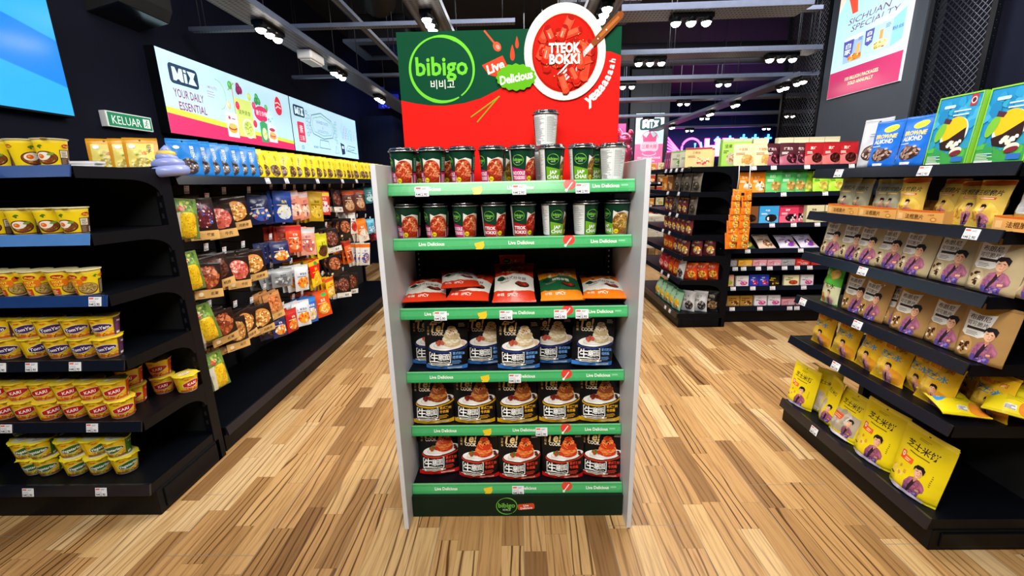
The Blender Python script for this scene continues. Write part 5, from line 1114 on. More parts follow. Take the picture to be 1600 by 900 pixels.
# ------------------------------------------------------------------ products: snack rack (fronts face -X)
RN = -PI / 2
def rowD(k, z, items, desc, shelf, grp, x=1.60, s=1.0):
    for i, it in enumerate(items):
        y, rz, tl = it[0], it[1], it[2]; dx = it[3] if len(it) > 3 else 0
        put(k, (x + dx, y, z), f'{desc}, {ORD[i]} from {OE}, {shelf} of the snack rack', grp, RN + R(rz), R(tl), s=s)
for i, (y, rz) in enumerate([(1.735, 0), (1.545, 0), (1.455, 0)][:2]):
    put('lemon_box', (1.60, 1.695 - i * .183, 1.427), f'blue and green fruit chocolate box, {ORD[i]} past the blue pouches on snack rack top', 'fruit chocolate boxes', RN + R(-2), R(-4))
put('lemon_box', (1.60, 1.695 - 2 * .183 - .03, 1.427), 'blue and green fruit chocolate box cut by the picture edge', 'fruit chocolate boxes', RN + R(-2), R(-4))
put('brownie_almond', (1.60, 1.845, 1.427), 'blue brownie pouch beside the fruit chocolate boxes', 'blue brownie pouches', RN, R(-7))
put('brownie_almond', (1.635, 1.915, 1.427), 'blue brownie pouch half hidden behind another', 'blue brownie pouches', RN, R(-5)); put('brownie_almond', (1.60, 1.985, 1.427), 'blue brownie pouch beside the silver white pouch', 'blue brownie pouches', RN + R(6), R(-7))
put('white_pouch', (1.63, 2.085, 1.427), 'silver white nut pouch standing at the rack top corner', 'nut pouches', RN + R(6), R(-5))
TY = [2.105, 1.903, 1.701]
for i, y in enumerate(TY): put('crisp_tray', (1.555, y, 1.217), f'orange carton tray, {ORD[2 - i]} from {OE} on the second snack rack shelf', 'carton trays of crisps', RN)
put('crisp_tray', (1.555, 1.335, 1.217), 'orange carton tray cut by the picture edge', 'carton trays of crisps', RN)
for k, y, x, z, rz, tl, d in [('crisp_grey', 2.150, 1.60, 1.226, 4, -6, 'grey khaki crisp bag at the far tray end'), ('crisp_grey', 2.075, 1.61, 1.222, -6, -6, 'grey khaki crisp bag, second from the far tray end'), ('crisp_grey', 1.945, 1.61, 1.222, 8, -8, 'grey khaki crisp bag half behind another'), ('crisp_grey', 1.885, 1.595, 1.222, -4, -10, 'grey khaki crisp bag beside the upright yellow bag'),
                              ('crisp_yellow', 1.770, 1.575, 1.225, 4, -3, 'yellow crisp bag sticking up highest from its tray'), ('crisp_yellow', 1.672, 1.615, 1.222, -8, -12, 'yellow crisp bag behind the carton tray'), ('crisp_yellow', 1.568, 1.600, 1.217, 12, -16, 'yellow crisp bag leaning between trays'), ('crisp_yellow', 1.487, 1.575, 1.217, -3, -10, 'yellow crisp bag standing on the shelf without a tray'), ('crisp_back', 1.375, 1.60, 1.222, -4, -10, 'crisp bag turned to its white label back')]:
    put(k, (x, y, z), d, 'crisp bags on the second snack rack shelf', RN + R(rz), R(tl), s=.76)
rowD('cocoa_beige', 1.002, [(1.335, -3, -8, .03), (1.432, 2, -8), (1.585, 3, -9, .012), (1.735, -4, -8, .006), (1.855, 5, -7, .012), (1.965, -2, -8), (2.068, 6, -7, .01), (2.190, 0, -8)], 'beige cocoa cracker pouch', 'third shelf', 'beige cocoa pouches', 1.595)
rowD('cocoa_kraft', .762, [(1.415, 4, -7), (1.555, -3, -8, .01), (1.700, 2, -10), (1.795, 20, -6, .03), (1.885, -4, -8), (1.995, 3, -7, .01)], 'brown kraft cocoa cracker pouch', 'fourth shelf', 'kraft cocoa pouches', 1.595)
put('seaweed_bag', (1.585, 2.135, .762), 'green seaweed crisp bag at the far shelf end', 'seaweed bag', RN, R(-6))
rowD('cheese_bag', .526, [(1.535, 2, -10), (1.622, -10, -8, .02), (1.735, 6, -14, -.012), (1.862, -4, -12), (2.012, 4, -12), (2.165, 0, -8)], 'golden cheese crisp bag', 'fifth shelf', 'golden cheese bags', 1.60, 1.06)
for i, (x, y, rz) in enumerate([(1.70, 1.45, 5), (1.74, 1.57, -8), (1.72, 1.67, 5), (1.80, 1.42, -3)]): put('cheese_bag', (x + .02, y, .526), f'golden cheese crisp bag in the back row, {ORD[i]} along', 'golden cheese bags', RN + R(rz), R(-5), s=.95)
put('cheese_lying', (1.60, 1.40, .552), 'yellow cheese bag lying flat at the shelf end, lower', 'lying cheese bags', RN + R(72), R(-86)); put('cheese_lying', (1.68, 1.345, .588), 'yellow cheese bag lying flat at the shelf end, upper', 'lying cheese bags', RN + R(40), R(-74))
for k, y, x, rz, tl, d, s in [('cracker_pouch', 1.522, 1.590, 2, -7, 'yellow rice cracker pouch nearest the open base end', 1.06), ('cracker_pouch', 1.735, 1.60, 3, -7, 'yellow rice cracker pouch, second from the open base end', 1.06), ('cracker_window', 1.925, 1.60, 0, -14, 'yellow rice cracker pouch with a clear window', .92), ('cracker_turned', 2.06, 1.62, -14, -7, 'yellow rice cracker pouch with a tall narrow face', .96), ('cracker_turned', 2.15, 1.66, 30, -6, 'yellow rice cracker pouch turned sideways showing its window', .96), ('cracker_pouch', 2.235, 1.585, 8, -6, 'yellow rice cracker pouch at the far base end', .92)]:
    put(k, (x, y, .137), d.replace('nearest the', 'at the very'), 'yellow rice cracker pouches', RN + R(rz), R(tl), s=s)

# ------------------------------------------------------------------ products: biscuit rack and sweet rack
def px(u): return 1.976 + (u - 1145) * .0058
SW = 'the hanging strips'
NTH = {}
def rowE(z, items, shelf, y=4.10, grp=None):
    for i, it in enumerate(items):
        k, u, rz, tl = it[0], it[1], it[2], it[3]; dy = it[4] if len(it) > 4 else 0; dz = it[5] if len(it) > 5 else 0
        nm = k.replace('_', ' ')
        put(k, (px(u), y + dy, z + dz), f'{nm}, {ORD[i]} from {SW}, {shelf}, biscuit rack', f'goods on the {shelf} of the biscuit rack', R(rz), R(tl))
rowE(1.497, [('cream_pouch', 1161, 0, -5), ('cream_pouch', 1193, 10, -5, .02), ('maroon_pouch', 1209, 8, -6, .03), ('maroon_pouch', 1231, 0, -6), ('maroon_pouch', 1252, -8, -5, .04), ('red_pouch', 1270, 0, -6), ('red_pouch', 1298, 0, -6), ('red_pouch', 1322, -6, -6)], 'top shelf')
rowE(1.497, [('tall_green_box', 1153, 0, 0), ('tall_green_box', 1176, 0, 0), ('tall_cream_box', 1203, 0, 0), ('tall_cream_box', 1243, 0, 0), ('tall_cream_box', 1268, 0, 0), ('tall_cream_box', 1293, 0, 0), ('tall_cream_box', 1318, 0, 0)], 'back of the top shelf', 4.30)
rowE(1.257, [('orange_pouch', 1168, 2, -6), ('orange_pouch', 1189, -4, -6, .02), ('green_pouch', 1212, 0, -6), ('green_pouch', 1238, 4, -6, .02), ('green_pouch', 1255, -5, -6, .04), ('lime_pouch', 1269, 4, -6, .05), ('lime_pouch', 1287, 0, -7), ('lime_pouch', 1313, -4, -6, .01), ('aqua_pouch', 1338, 0, -6)], 'second shelf')
rowE(.975, [('brown_box', 1178, 0, -4), ('blue_box', 1211, 0, -4), ('pink_box', 1243, 2, -4), ('pink_box', 1262, 0, -4, .06), ('cream_box', 1285, 0, -4), ('cream_box', 1315, 0, -4)], 'third shelf')
rowE(.735, [('pale_green_pack', 1152, 3, -52), ('dark_green_pack', 1181, -4, -56), ('brown_pack', 1216, 5, -54), ('violet_pack', 1252, -3, -58), ('violet_pack', 1285, 4, -56)], 'fourth shelf', 4.11)
rowE(.564, [('grey_low', 1156, 0, 0), ('gold_low', 1181, 0, 0), ('rose_box', 1205, 0, 0), ('rose_box', 1229, 0, 0), ('grey_low', 1252, 0, 0), ('red_low', 1276, 0, 0), ('red_low', 1302, 0, 0)], 'fifth shelf')
rowE(.367, [('pastel_box', 1155, 4, -6), ('white_box', 1180, 0, -6), ('blue_bar', 1200, 3, -6), ('blue_bar', 1216, -4, -6), ('black_bar', 1233, 0, -10), ('ivory_bar', 1262, -3, -8), ('white_box', 1288, 0, -6)], 'sixth shelf')
rowE(.165, [('pastel_box', 1147, 5, -6), ('almond_box', 1169, 0, -6), ('almond_box', 1191, 0, -6), ('white_box', 1215, 0, -6), ('white_box', 1238, 0, -6), ('rose_box', 1262, 0, 0), ('rose_box', 1287, 0, 0)], 'bottom deck', 4.105)

def rowF(z, items, shelf, x=1.565, step=None):
    for i, it in enumerate(items):
        k, y = it[0], it[1]; dx = it[2] if len(it) > 2 else 0; rz = it[3] if len(it) > 3 else 0; tl = it[4] if len(it) > 4 else -6; s = it[5] if len(it) > 5 else 1
        nm = k.replace('_', ' ')
        put(k, (x + dx, y, z), f'{nm}, {ORD[i]} from the open end, {shelf}, sweet rack', f'goods on the {shelf} of the sweet rack', RN + R(rz), R(tl), s=s)
rowF(1.497, [('sandwich_box', 4.02, .06, 70, -4), ('sandwich_box', 4.16, .14, 62, -4), ('veg_box', 4.30, .09, 55, -4), ('veg_box', 4.44, .05, 50, -4), ('striped_box', 4.56, .03), ('striped_box', 4.63, .03), ('striped_box', 4.70, .03), ('striped_box', 4.77, .03), ('striped_box', 4.84, .03)], 'top shelf', 1.56)
rowF(1.278, [('grey_bag', 4.02, .05, 20, -6), ('grey_bag', 4.15, .02, 10), ('grey_bag', 4.28, .03, -6), ('grey_bag', 4.41, .02, 5), ('tiny_brown', 4.56, 0, 0, 0), ('tiny_orange', 4.73, 0, 0, 0)], 'second shelf', 1.57)
rowF(1.073, [('grey_bag', 4.04, .04, 12, -6), ('candy_bag', 4.17, .02, 6), ('candy_bag', 4.29, .02, -4), ('grey_bag', 4.42, .02), ('candy_bag', 4.55, .02), ('candy_bag', 4.67, .02)], 'third shelf', 1.57)
rowF(.888, [('candy_bag', 4.02, .02, 10, -5, 1.1), ('candy_bag', 4.13, .01, 0, -5, 1.1), ('candy_bag', 4.25, .01, 0, -5, 1.1), ('candy_bag', 4.37, .01, 0, -5, 1.1), ('candy_bag', 4.49, .01, 0, -5, 1.1), ('candy_bag', 4.61, .01, 0, -5, 1.1)], 'fourth shelf')
rowF(.695, [('candy_bag', 4.01, .22, 55, -5, 1.15), ('candy_bag', 4.01, .10, 45, -5, 1.15), ('candy_bag', 4.03, .00, 20, -6, 1.15), ('candy_bag', 4.17, .01, 5, -6, 1.15), ('candy_bag', 4.29, .01, 0, -6, 1.1), ('orange_bag', 4.43, .01, 0, -8), ('orange_bag', 4.57, .01, 5, -8)], 'fifth shelf')
rowF(.466, [('orange_bag', 4.02, .27, 60, -5), ('orange_bag', 4.02, .17, 55, -5), ('orange_bag', 4.02, .07, 50, -6), ('white_bag', 4.07, -.01, 8, -10, .9), ('orange_bag', 4.22, .0, 5, -10), ('orange_bag', 4.36, .0, -5, -10), ('red_bag', 4.50, .0, 5, -10), ('red_bag', 4.65, .0, 0, -10)], 'sixth shelf')
rowF(.141, [('black_bag', 4.04, .30, 60, -6), ('white_bag', 4.03, .19, 62, -6), ('white_bag', 4.05, .08, 50, -6), ('mint_bag', 4.11, -.01, 10, -12), ('mint_bag', 4.25, -.01, -4, -12), ('mint_bag', 4.39, -.01, 5, -12), ('mint_bag', 4.54, -.01, -6, -12), ('mint_bag', 4.69, -.01, 0, -12)], 'bottom deck')
# strips of little packs hanging on the rack end
for c, (x, y, desc) in enumerate([(1.945, 3.925, 'inner'), (2.035, 3.915, 'outer')]):
    mb = MB(); mb.tube([(x, y, 1.50), (x + .004, y - .003, 1.40), (x - .002, y, 1.22)], .003, 6); mb.tube([(x - .03, y + .004, 1.5), (x, y, 1.505)], .003, 6)
    tag(mb.obj('clip_strip', WHITEP), f'white cord holding the {desc} strip of orange packs', 'cord')
    for j in range(8):
        put('strip_pack', (x + rnd.uniform(-.006, .006), y - .012 - .004 * (7 - j) * 0 + .006 * (j % 2), 1.20 - j * .062), f'orange snack pack, {ORD[j]} from the top of the {desc} hanging strip', 'hanging strips of orange packs', R(-4 + 8 * c + rnd.uniform(-9, 9)), R(-8 + rnd.uniform(-3, 3)), R(rnd.uniform(-4, 4)), s=.72 + .05 * j)
# distant rack
for zi, z in enumerate((.165, .395, .615, .855, 1.095, 1.335, 1.575)):
    for i in range(6):
        k = ['tiny_red', 'tiny_brown', 'tiny_orange', 'cream_box', 'tiny_brown', 'tiny_red'][(i + zi * 2) % 6]
        put(k, (2.45 + i * .2, 9.44, z), f'distant {k.replace("_", " ")}, {ORD[i]} along level {["one", "two", "three", "four", "five", "six", "seven"][zi]} of the distant rack', 'small boxes on the distant rack')
# table with a printed cloth
t = empty('cloth_table', (2.28, 8.1, 0), R(8), 'small wooden table under a pale printed cloth', 'table')
mb = MB(); mb.bbox(-.3, -.25, .72, .3, .25, .75, .004); mb.obj('tabletop', plain('pale_wood', '#b08a54', .5), t)
for sx in (-.25, .25):
    for sy in (-.2, .2):
        mb = MB(); mb.bbox(sx - .025, sy - .025, 0, sx + .025, sy + .025, .72, .003); mb.obj('leg', bpy.data.materials['pale_wood'], t)
mb = MB(); a = Art(66, 58, '#d6d2c4'); a.lines(2, 2, 64, 56, 30, '#a8a490', 3, .3); a.chunks(33, 30, 30, 26, ['#b8b4a0', '#c8c4b4', '#9a967e'], 60, 2.2, 5)
mb.box(-.33, -.28, .752, .33, .28, .76, '#d6d2c4')
flat(mb, a, (-.33, -.281, .18), (.66, 0, 0), (0, 0, .58)); flat(mb, a, (-.331, .28, .18), (0, -.56, 0), (0, 0, .58)); mb.box(-.33, -.28, .18, .33, -.275, .755, '#d6d2c4'); mb.box(-.33, -.28, .18, -.325, .28, .755, '#d6d2c4')
tag(mb.obj('tablecloth', CARD, None, (2.28, 8.1, 0), R(8)), 'pale printed cloth hanging over the small wooden table', 'tablecloth')
# pink foil balloon tied to a weight
t = empty('foil_balloon', (1.64, 7.0, 0), 0, 'pink metallic foil balloon beside the crown poster column', 'balloon')
PINKF = plain('pink_foil', '#e0527a', .15, .7); 
bm = bmesh.new()
for c, rr in (((0, 0, 1.80), (.15, .12, .17)), ((.02, 0, 2.0), (.12, .10, .11)), ((-.09, 0, 2.1), (.045, .04, .05)), ((.11, 0, 2.1), (.045, .04, .05))):
    q = bmesh.ops.create_uvsphere(bm, u_segments=20, v_segments=14, radius=1)
    for v in q['verts']: v.co = (c[0] + v.co.x * rr[0], c[1] + v.co.y * rr[1], c[2] + v.co.z * rr[2])
me = bpy.data.meshes.new('bag'); bm.to_mesh(me); bm.free(); me.polygons.foreach_set('use_smooth', [True] * len(me.polygons)); me.materials.append(PINKF); link('bag', me, t)
mb = MB(); mb.tube([(0, 0, .06), (.02, 0, .8), (0, 0, 1.66)], .003, 5); mb.obj('ribbon', WHITEP, t)
mb = MB(); mb.lathe([(.06, 0), (.07, .03), (.05, .08), (.01, .1)], 14); mb.obj('weight', PINKF, t)

# ------------------------------------------------------------------ signs on the walls
def lightbox(name, label, y0, y1, z0, z1, art, x=XW):
    o = empty(name, (x, (y0 + y1) / 2, (z0 + z1) / 2), 0, label, 'lit sign'); L = y1 - y0; h = z1 - z0
    mb = MB(); mb.box(.0, -L / 2, -h / 2, .075, L / 2, h / 2); mb.obj('case', BLACK, o)
    mb = MB(); flat(mb, art, (.0765, -L / 2 + .004, -h / 2 + .004), (0, L - .008, 0), (0, 0, h - .008)); mb.obj('lit_face', LIGHTBOX, o)
    return o
def mix_logo(a, cx, cy, w, ink='#17304e', paper='#cfeaf6'):
    k = w / 10
    a.RR(cx - 5.2 * k, cy - 2.4 * k, cx + 5.2 * k, cy + 2.4 * k, 1.0 * k, ink); a.RR(cx - 4.85 * k, cy - 2.05 * k, cx + 4.85 * k, cy + 2.05 * k, .8 * k, shade(ink, 1.5)); a.RR(cx - 4.7 * k, cy - 1.9 * k, cx + 4.7 * k, cy + 1.9 * k, .7 * k, ink)
    for g in ([(-4.0, -1.6), (-4.0, 1.6), (-2.9, 1.6), (-2.2, .1), (-1.5, 1.6), (-.4, 1.6), (-.4, -1.6), (-1.35, -1.6), (-1.35, .1), (-1.9, -1.1), (-2.5, -1.1), (-3.05, .1), (-3.05, -1.6)], [(0, -1.6), (.95, -1.6), (.95, .7), (0, .7)], [(0, 1.0), (.95, 1.0), (.95, 1.65), (0, 1.65)],
              [(1.2, -1.6), (2.25, .05), (1.3, 1.6), (2.4, 1.6), (2.85, .85), (3.3, 1.6), (4.4, 1.6), (3.4, .05), (4.45, -1.6), (3.3, -1.6), (2.8, -.75), (2.3, -1.6)]): a.P([(cx + x * k, cy + y * k) for x, y in g], paper)
a = Art(189, 59, lambda x, y: '#bfe6f7')
a.P([(0, 0), (189, 0), (189, 7), (120, 9), (60, 11.5), (0, 14.5)], '#e8336a'); a.P([(0, 14.5), (60, 11.5), (120, 9), (189, 7), (189, 10.5), (120, 12.8), (60, 15.8), (0, 19)], '#cfe04a')
mix_logo(a, 25, 44, 30); a.T('YOUR DAILY', 27, 30.5, 6.2, '#8a2f62', bold=.9, w=33); a.T('ESSENTIAL', 29.5, 21.5, 6.2, '#8a2f62', bold=.9, w=31)
a.ring(63, 38, 11, 12, .6, '#9fbf4a', -80, 95); a.T('2 MINUTES', 56, 42, 2.4, '#b07aa0', bold=.1, wmax=14); a.lines(49, 34, 62, 40, 3, '#b08ab0', 3, .3)
a.R(86, 6, 112, 40, '#d3e67a'); a.T('健康素食', 99, 28, 4.6, '#6a8a2a', bold=.6); a.E(102, 14, 9.5, 9, '#f2efe0'); a.E(102, 14, 8, 7.5, '#c9dc7a'); a.noodles(102, 13.5, 6.5, 6, ['#e8dc8a', '#a8c04a', '#8aa83a'], 26, .7, 2, 5); a.R(84, 14, 85.2, 52, '#b0a04a'); a.line([(78, 44), (88, 52)], 1.0, '#a8a04a')
a.R(69, 4, 85, 25, '#e6eef2'); a.E(74, 20.5, 1.6, 1.6, '#d8345a'); a.lines(77, 19.5, 83, 21.5, 1, '#b85a7a', 2); a.E(77, 11, 6.4, 3.6, '#e0a84a'); a.E(77, 12.2, 6.2, 2.2, '#b84a2a'); a.E(77, 13.6, 5.8, 2.4, '#e8bc62')
for x, y, c in ((82, 49, '#5fae5a'), (94, 50, '#8a2a5a'), (93, 46.5, '#7a2450'), (97, 47.5, '#8a2a5a'), (110, 44, '#c2d46a'), (123, 46, '#3f9a5a'), (121, 42, '#2f8a4a'), (126, 42.5, '#3f9a5a'), (138, 38, '#5aae6a'), (76, 31, '#d8c8a0'), (116, 37, '#d84a6a'), (89, 33, '#d8345a'), (114, 20, '#d8345a')): a.E(x, y, 3.2, 3.6, c); a.E(x - .5, y + .8, 1.6, 1.4, shade(c, 1.6))
a.E(128, 31, 13, 7.5, '#dc2f68', 4); a.T('素食杂粮', 128, 31.5, 5.0, '#fbe8ee', bold=1.2, wmax=20); a.P([(122, 4), (134, 4), (136, 22), (129, 25), (122, 22)], '#3fa46a'); a.E(129, 12, 4.5, 6, '#d8e4b0'); a.chunks(129, 12, 3.6, 5, ['#8ab84a', '#e8dca0'], 10, 1.2, 4); a.E(143, 29, 6, 7, '#d5eef4'); a.chunks(143, 29, 4.6, 5.4, ['#4aa0b8', '#7ac0a8', '#d8e8e8'], 12, 1.3, 6)
a.R(136, 5, 152, 22, '#e6eef2'); a.E(144, 17.5, 5.5, 1.8, '#c83a5a'); a.E(144, 10, 6.5, 2.0, '#e0a84a'); a.E(144, 11.8, 6.3, 1.4, '#c85a6a'); a.E(144, 13.4, 6, 1.9, '#e8bc62')
a.P([(163 + 7 * math.cos(t) * (1 - .22 * math.sin(t)), 44 + 9.5 * math.sin(t)) for t in np.linspace(0, 2 * PI, 30, endpoint=False)], '#d8304a'); a.line([(157.5, 41), (162, 43.5), (168.5, 42)], 1.2, '#f6e8ec'); a.line([(157.5, 46), (163, 47.5), (168, 45.5)], 1.2, '#f6e8ec')
lightbox('mix_sign', 'long lit sign with a dark logo and food drawings on the wall', 3.40, 5.27, 1.812, 2.417, a)
a = Art(208, 59, '#bfe6f7'); mix_logo(a, 20, 46, 26, '#17304e'); a.RR(12, 11, 29, 34, 1.5, '#d8345a'); a.T('素', 20.5, 26, 9, '#f6dce4', bold=1.2); a.T('三哥', 20.5, 15.5, 5.6, '#f6dce4', bold=1.2); a.lines(16, 3, 26, 8, 3, '#7a9ab0', 3)
def loop(pts, w, c): a.line(pts + pts[:2], w, c)
ink = '#4f7a94'
loop([(52, 24), (46, 34), (52, 46), (80, 52), (112, 46), (120, 35), (112, 24), (82, 20)], 1.1, ink); loop([(56, 27), (52, 34), (56, 43), (80, 48), (108, 43), (114, 35), (108, 27), (82, 24)], .8, '#5fae8a'); a.T('SHARED TASTE', 82, 40, 4, '#6a8aa8', bold=.2, wmax=36); a.T('&', 82, 34, 3.4, '#6a8aa8', bold=.2); a.T('SATISFACTION', 82, 29, 3.6, '#6a8aa8', bold=.2, wmax=34)
for i in range(7): loop([(38 + 2.6 * math.cos(t) + (i % 2) * 6, 22 + i * 4.2 + 2.2 * math.sin(t)) for t in np.linspace(0, 2 * PI, 12)], .7, ink); loop([(126 + 2.6 * math.cos(t) - (i % 2) * 5, 20 + i * 4.2 + 2.2 * math.sin(t)) for t in np.linspace(0, 2 * PI, 12)], .7, '#4f9a7a')
loop([(66, 8), (70, 18), (96, 18), (100, 8)], .9, ink); loop([(116, 4), (121, 14), (130, 5)], .8, ink); a.P([(140, 3), (137, 20), (151, 18), (152, 5)], '#2a3a58'); a.R(141, 12, 149, 16, '#d8e4ee')
for i, x in enumerate((148, 158, 168, 180, 192)): loop([(x, 26), (x - 3, 40), (x + 1, 48 - i * 2), (x + 6, 40), (x + 4, 26)], .8, ['#6aa0b8', '#c85a6a', '#5fae8a', '#6aa0b8', '#c8a04a'][i]); a.lines(x, 28, x + 5, 38, 3, '#7ab0c4', i, .3)
loop([(158, 10), (166, 18), (196, 17), (200, 8)], .9, ink); loop([(164, 10), (170, 14), (192, 13)], .7, ink); a.T('MiX MART', 56, 8, 3, '#4f7a94', bold=.2, wmax=14)
lightbox('menu_sign', 'far lit sign with line drawings of pots on the wall', 5.28, 7.36, 1.812, 2.417, a)
# blue screen
o = empty('blue_screen', (XW + .002, 1.62, 2.35), 0, 'large bright blue screen high on the wall above the cup rack', 'screen')
mb = MB(); mb.box(0, -1.08, -.525, .06, 1.08, .525); mb.obj('case', BLACK, o)
def screen_mat():
    m, nt, b = new_mat('blue_screen_face'); N = nt.nodes.new; Lk = nt.links.new
    tc = N('ShaderNodeTexCoord'); mp = N('ShaderNodeMapping'); mp.inputs['Rotation'].default_value = (R(20), 0, 0); mp.inputs['Scale'].default_value = (1, .8, 1.2); Lk(tc.outputs['Object'], mp.inputs[0])
    w = N('ShaderNodeTexWave'); w.bands_direction = 'Z'; w.inputs['Scale'].default_value = .55; w.inputs['Distortion'].default_value = 1.2; w.inputs['Detail'].default_value = 0; Lk(mp.outputs[0], w.inputs['Vector'])
    cr = N('ShaderNodeValToRGB'); e = cr.color_ramp.elements; e[0].color = (*lin('#0a86ff'), 1); e[1].color = (*lin('#2fb4ff'), 1); e[0].position = .45; e[1].position = .5; Lk(w.outputs['Fac'], cr.inputs[0])
    Lk(cr.outputs[0], b.inputs['Emission Color']); b.inputs['Emission Strength'].default_value = .85; b.inputs['Base Color'].default_value = (.01, .05, .1, 1); b.inputs['Roughness'].default_value = .2
    return m
mb = MB(); mb.box(.061, -1.07, -.515, .063, 1.07, .515); mb.obj('lit_face', screen_mat(), o)
# exit sign
o = empty('exit_sign', (XW + .03, 3.10, 1.855), R(0), 'green and white exit sign reading KELUAR on the dark wall', 'exit sign')
mb = MB(); mb.bbox(-.03, -.18, -.05, .015, .18, .05, .004, '#cfd6d2'); mb.obj('case', WHITEP, o)
a = Art(35, 9.4, '#d8e4dc'); a.R(.4, .4, 34.6, 9.0, '#0f7a52'); a.T('KELUAR', 14.5, 4.7, 5.4, '#e2efe6', bold=.2, w=22.5); a.R(27.6, 1.8, 33.2, 7.8, '#e2efe6'); a.E(30.8, 6.7, .6, .6, '#0f7a52'); a.line([(30.6, 6), (30, 4.4), (31, 3.4), (30.6, 2.2)], .6, '#0f7a52'); a.line([(30, 4.4), (28.6, 2.6)], .6, '#0f7a52'); a.line([(29, 5.4), (30.4, 5.6), (31.8, 4.6)], .5, '#0f7a52')
mb = MB(); flat(mb, a, (.0156, -.175, -.047), (0, .35, 0), (0, 0, .094)); mb.obj('face', SIGNBOX, o)
# poster on the column (faces -X)
a = Art(90, 165, '#a9def2'); a.R(0, 0, 90, 28, '#a8265c'); a.T('100 BILLION PACKAGES', 44, 17, 3.6, '#f0dca8', bold=.9, wmax=42); a.T('SOLD ANNUALLY', 44, 11.5, 3.6, '#f0dca8', bold=.9, wmax=32)
a.P([(8, 165), (20, 120), (27, 120), (22, 165)], '#e0503a'); a.P([(0, 130), (14, 165), (0, 165)], '#ecd9c8'); a.T('SICHUAN', 42, 108, 10, '#6a3a6a', bold=.3, it=.2, w=52); a.T('SPECIALTY', 50, 95, 10, '#6a3a6a', bold=.3, it=.2, w=58)
a.P([(16, 38), (40, 38), (44, 78), (14, 78)], '#8aa8d8'); a.E(29, 78, 15, 4, '#c8d8ee'); a.P([(14, 76), (28, 76), (27, 52), (22, 47), (16, 52)], '#4a4a9a'); a.T('白', 21, 67, 9, '#dcecf8', bold=1.4); a.T('家', 21, 57, 9, '#dcecf8', bold=1.4); a.E(32, 45, 10, 6, '#c8782a'); a.chunks(32, 45, 9, 5.5, ['#e8a84a', '#a84a1c', '#e8d09a', '#6a8a3a'], 20, 1.8, 5); a.P([(32, 50), (37, 50), (37, 66), (33, 66)], '#d8a05a')
a.R(40, 40, 74, 82, '#9fd0ee'); a.P([(74, 40), (86, 46), (86, 92), (74, 82)], '#7ab4dc'); a.P([(40, 82), (74, 82), (86, 92), (54, 92)], '#b8e0f4'); a.P([(42, 80), (53, 80), (52, 58), (47, 54), (43, 58)], '#4a4a9a'); a.T('白', 47.5, 74, 7, '#dcecf8', bold=1.4); a.T('家', 47.5, 65, 7, '#dcecf8', bold=1.4); a.E(62, 50, 9, 7, '#e8c090'); a.chunks(62, 50, 8, 6, ['#d8902a', '#a8481c', '#e8d09a', '#7a9a3a'], 18, 1.8, 6); a.R(60, 58, 64, 72, '#c8904a'); a.T('粉丝', 80, 66, 6, '#3a5a9a', bold=.8); a.lines(66, 72, 73, 79, 3, '#4a6ab0', 3, .5); a.lines(34, 70, 41, 76, 3, '#4a6ab0', 4, .5)
a.items = [([(x, y if y <= 28 else (28 + (y - 28) * .62)) for x, y in p_], f_, c_) for p_, f_, c_ in a.items]; a.R(0, 112, 90, 165, '#ecd9c8')
o = empty('sichuan_poster', (3.4, 4.61, 2.2), 0, 'pale blue and magenta noodle poster high on the dark column', 'poster')
mb = MB(); mb.box(-.02, -.455, 0, 0, .455, 1.48, '#d8dce0'); flat(mb, Art(90, 165, '#a9def2'), (-.0204, .45, .002), (0, -.9, 0), (0, 0, 1.476)); mb.obj('backing', CARD, o)
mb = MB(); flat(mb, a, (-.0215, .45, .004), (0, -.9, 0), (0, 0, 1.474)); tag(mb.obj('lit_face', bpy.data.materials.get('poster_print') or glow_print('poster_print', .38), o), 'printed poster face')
# crown poster far down the aisle
a = Art(62, 118, '#c8ecf2'); a.R(0, 0, 62, 62, '#e86a9a'); mix_logo(a, 32, 98, 44, '#1f3a3c', '#c8ecf2'); c = '#c8406a'
a.P([(18, 62), (16, 80), (24, 74), (32, 84), (40, 74), (48, 80), (46, 62)], '#e05a8a'); a.E(32, 86, 3, 3, '#e05a8a'); a.ring(32, 66, 20, 20, 1.4, '#e05a8a', 20, 160); a.RR(12, 48, 52, 66, 6, '#f2b8cc'); a.T('三哥大排', 32, 57, 8, c, bold=1.6, wmax=34); a.E(32, 44, 16, 5, '#f2b8cc'); a.E(32, 45, 14, 4, '#e86a9a')
a.T('2000 SANGE PACKAGE', 32, 36, 4, '#f6dce6', bold=1, wmax=52); a.T('CHAMPION', 32, 30, 4, '#f6dce6', bold=1, wmax=26); a.lines(10, 22, 52, 26, 2, '#f0c0d4', 2, .4); a.P([(0, 4), (10, 18), (50, 8), (50, 2), (0, 0)], '#f0e4c8'); a.line([(6, 10), (46, 5)], 1.2, '#8a5a4a')
o = empty('crown_poster', (2.93, 10.098, 1.45), 0, 'pink and pale blue poster with a crown on the far column', 'poster')
mb = MB(); mb.box(-.315, -.05, 0, .315, 0, 1.36); mb.obj('case', BLACK, o)
mb = MB(); flat(mb, a, (-.31, -.0515, .01), (.62, 0, 0), (0, 0, 1.34)); mb.obj('lit_face', LIGHTBOX, o)
a = Art(24, 70, '#d8408a'); a.T('SET', 12, 22, 8, '#e8e0f0', bold=1.5, wmax=20); a.E(12, 46, 8, 12, '#b82a6a'); a.line([(8, 60), (16, 50), (8, 40)], 1.5, '#f0c8dc')
o = empty('set_poster', (2.11, 9.3, 1.95), 0, 'narrow magenta poster on the blue lit column', 'poster')
mb = MB(); mb.box(-.085, -.02, 0, .115, 0, .56, '#a82a6a'); flat(mb, a, (-.08, -.0204, .004), (.19, 0, 0), (0, 0, .55)); mb.obj('print', bpy.data.materials['poster_print'], o)
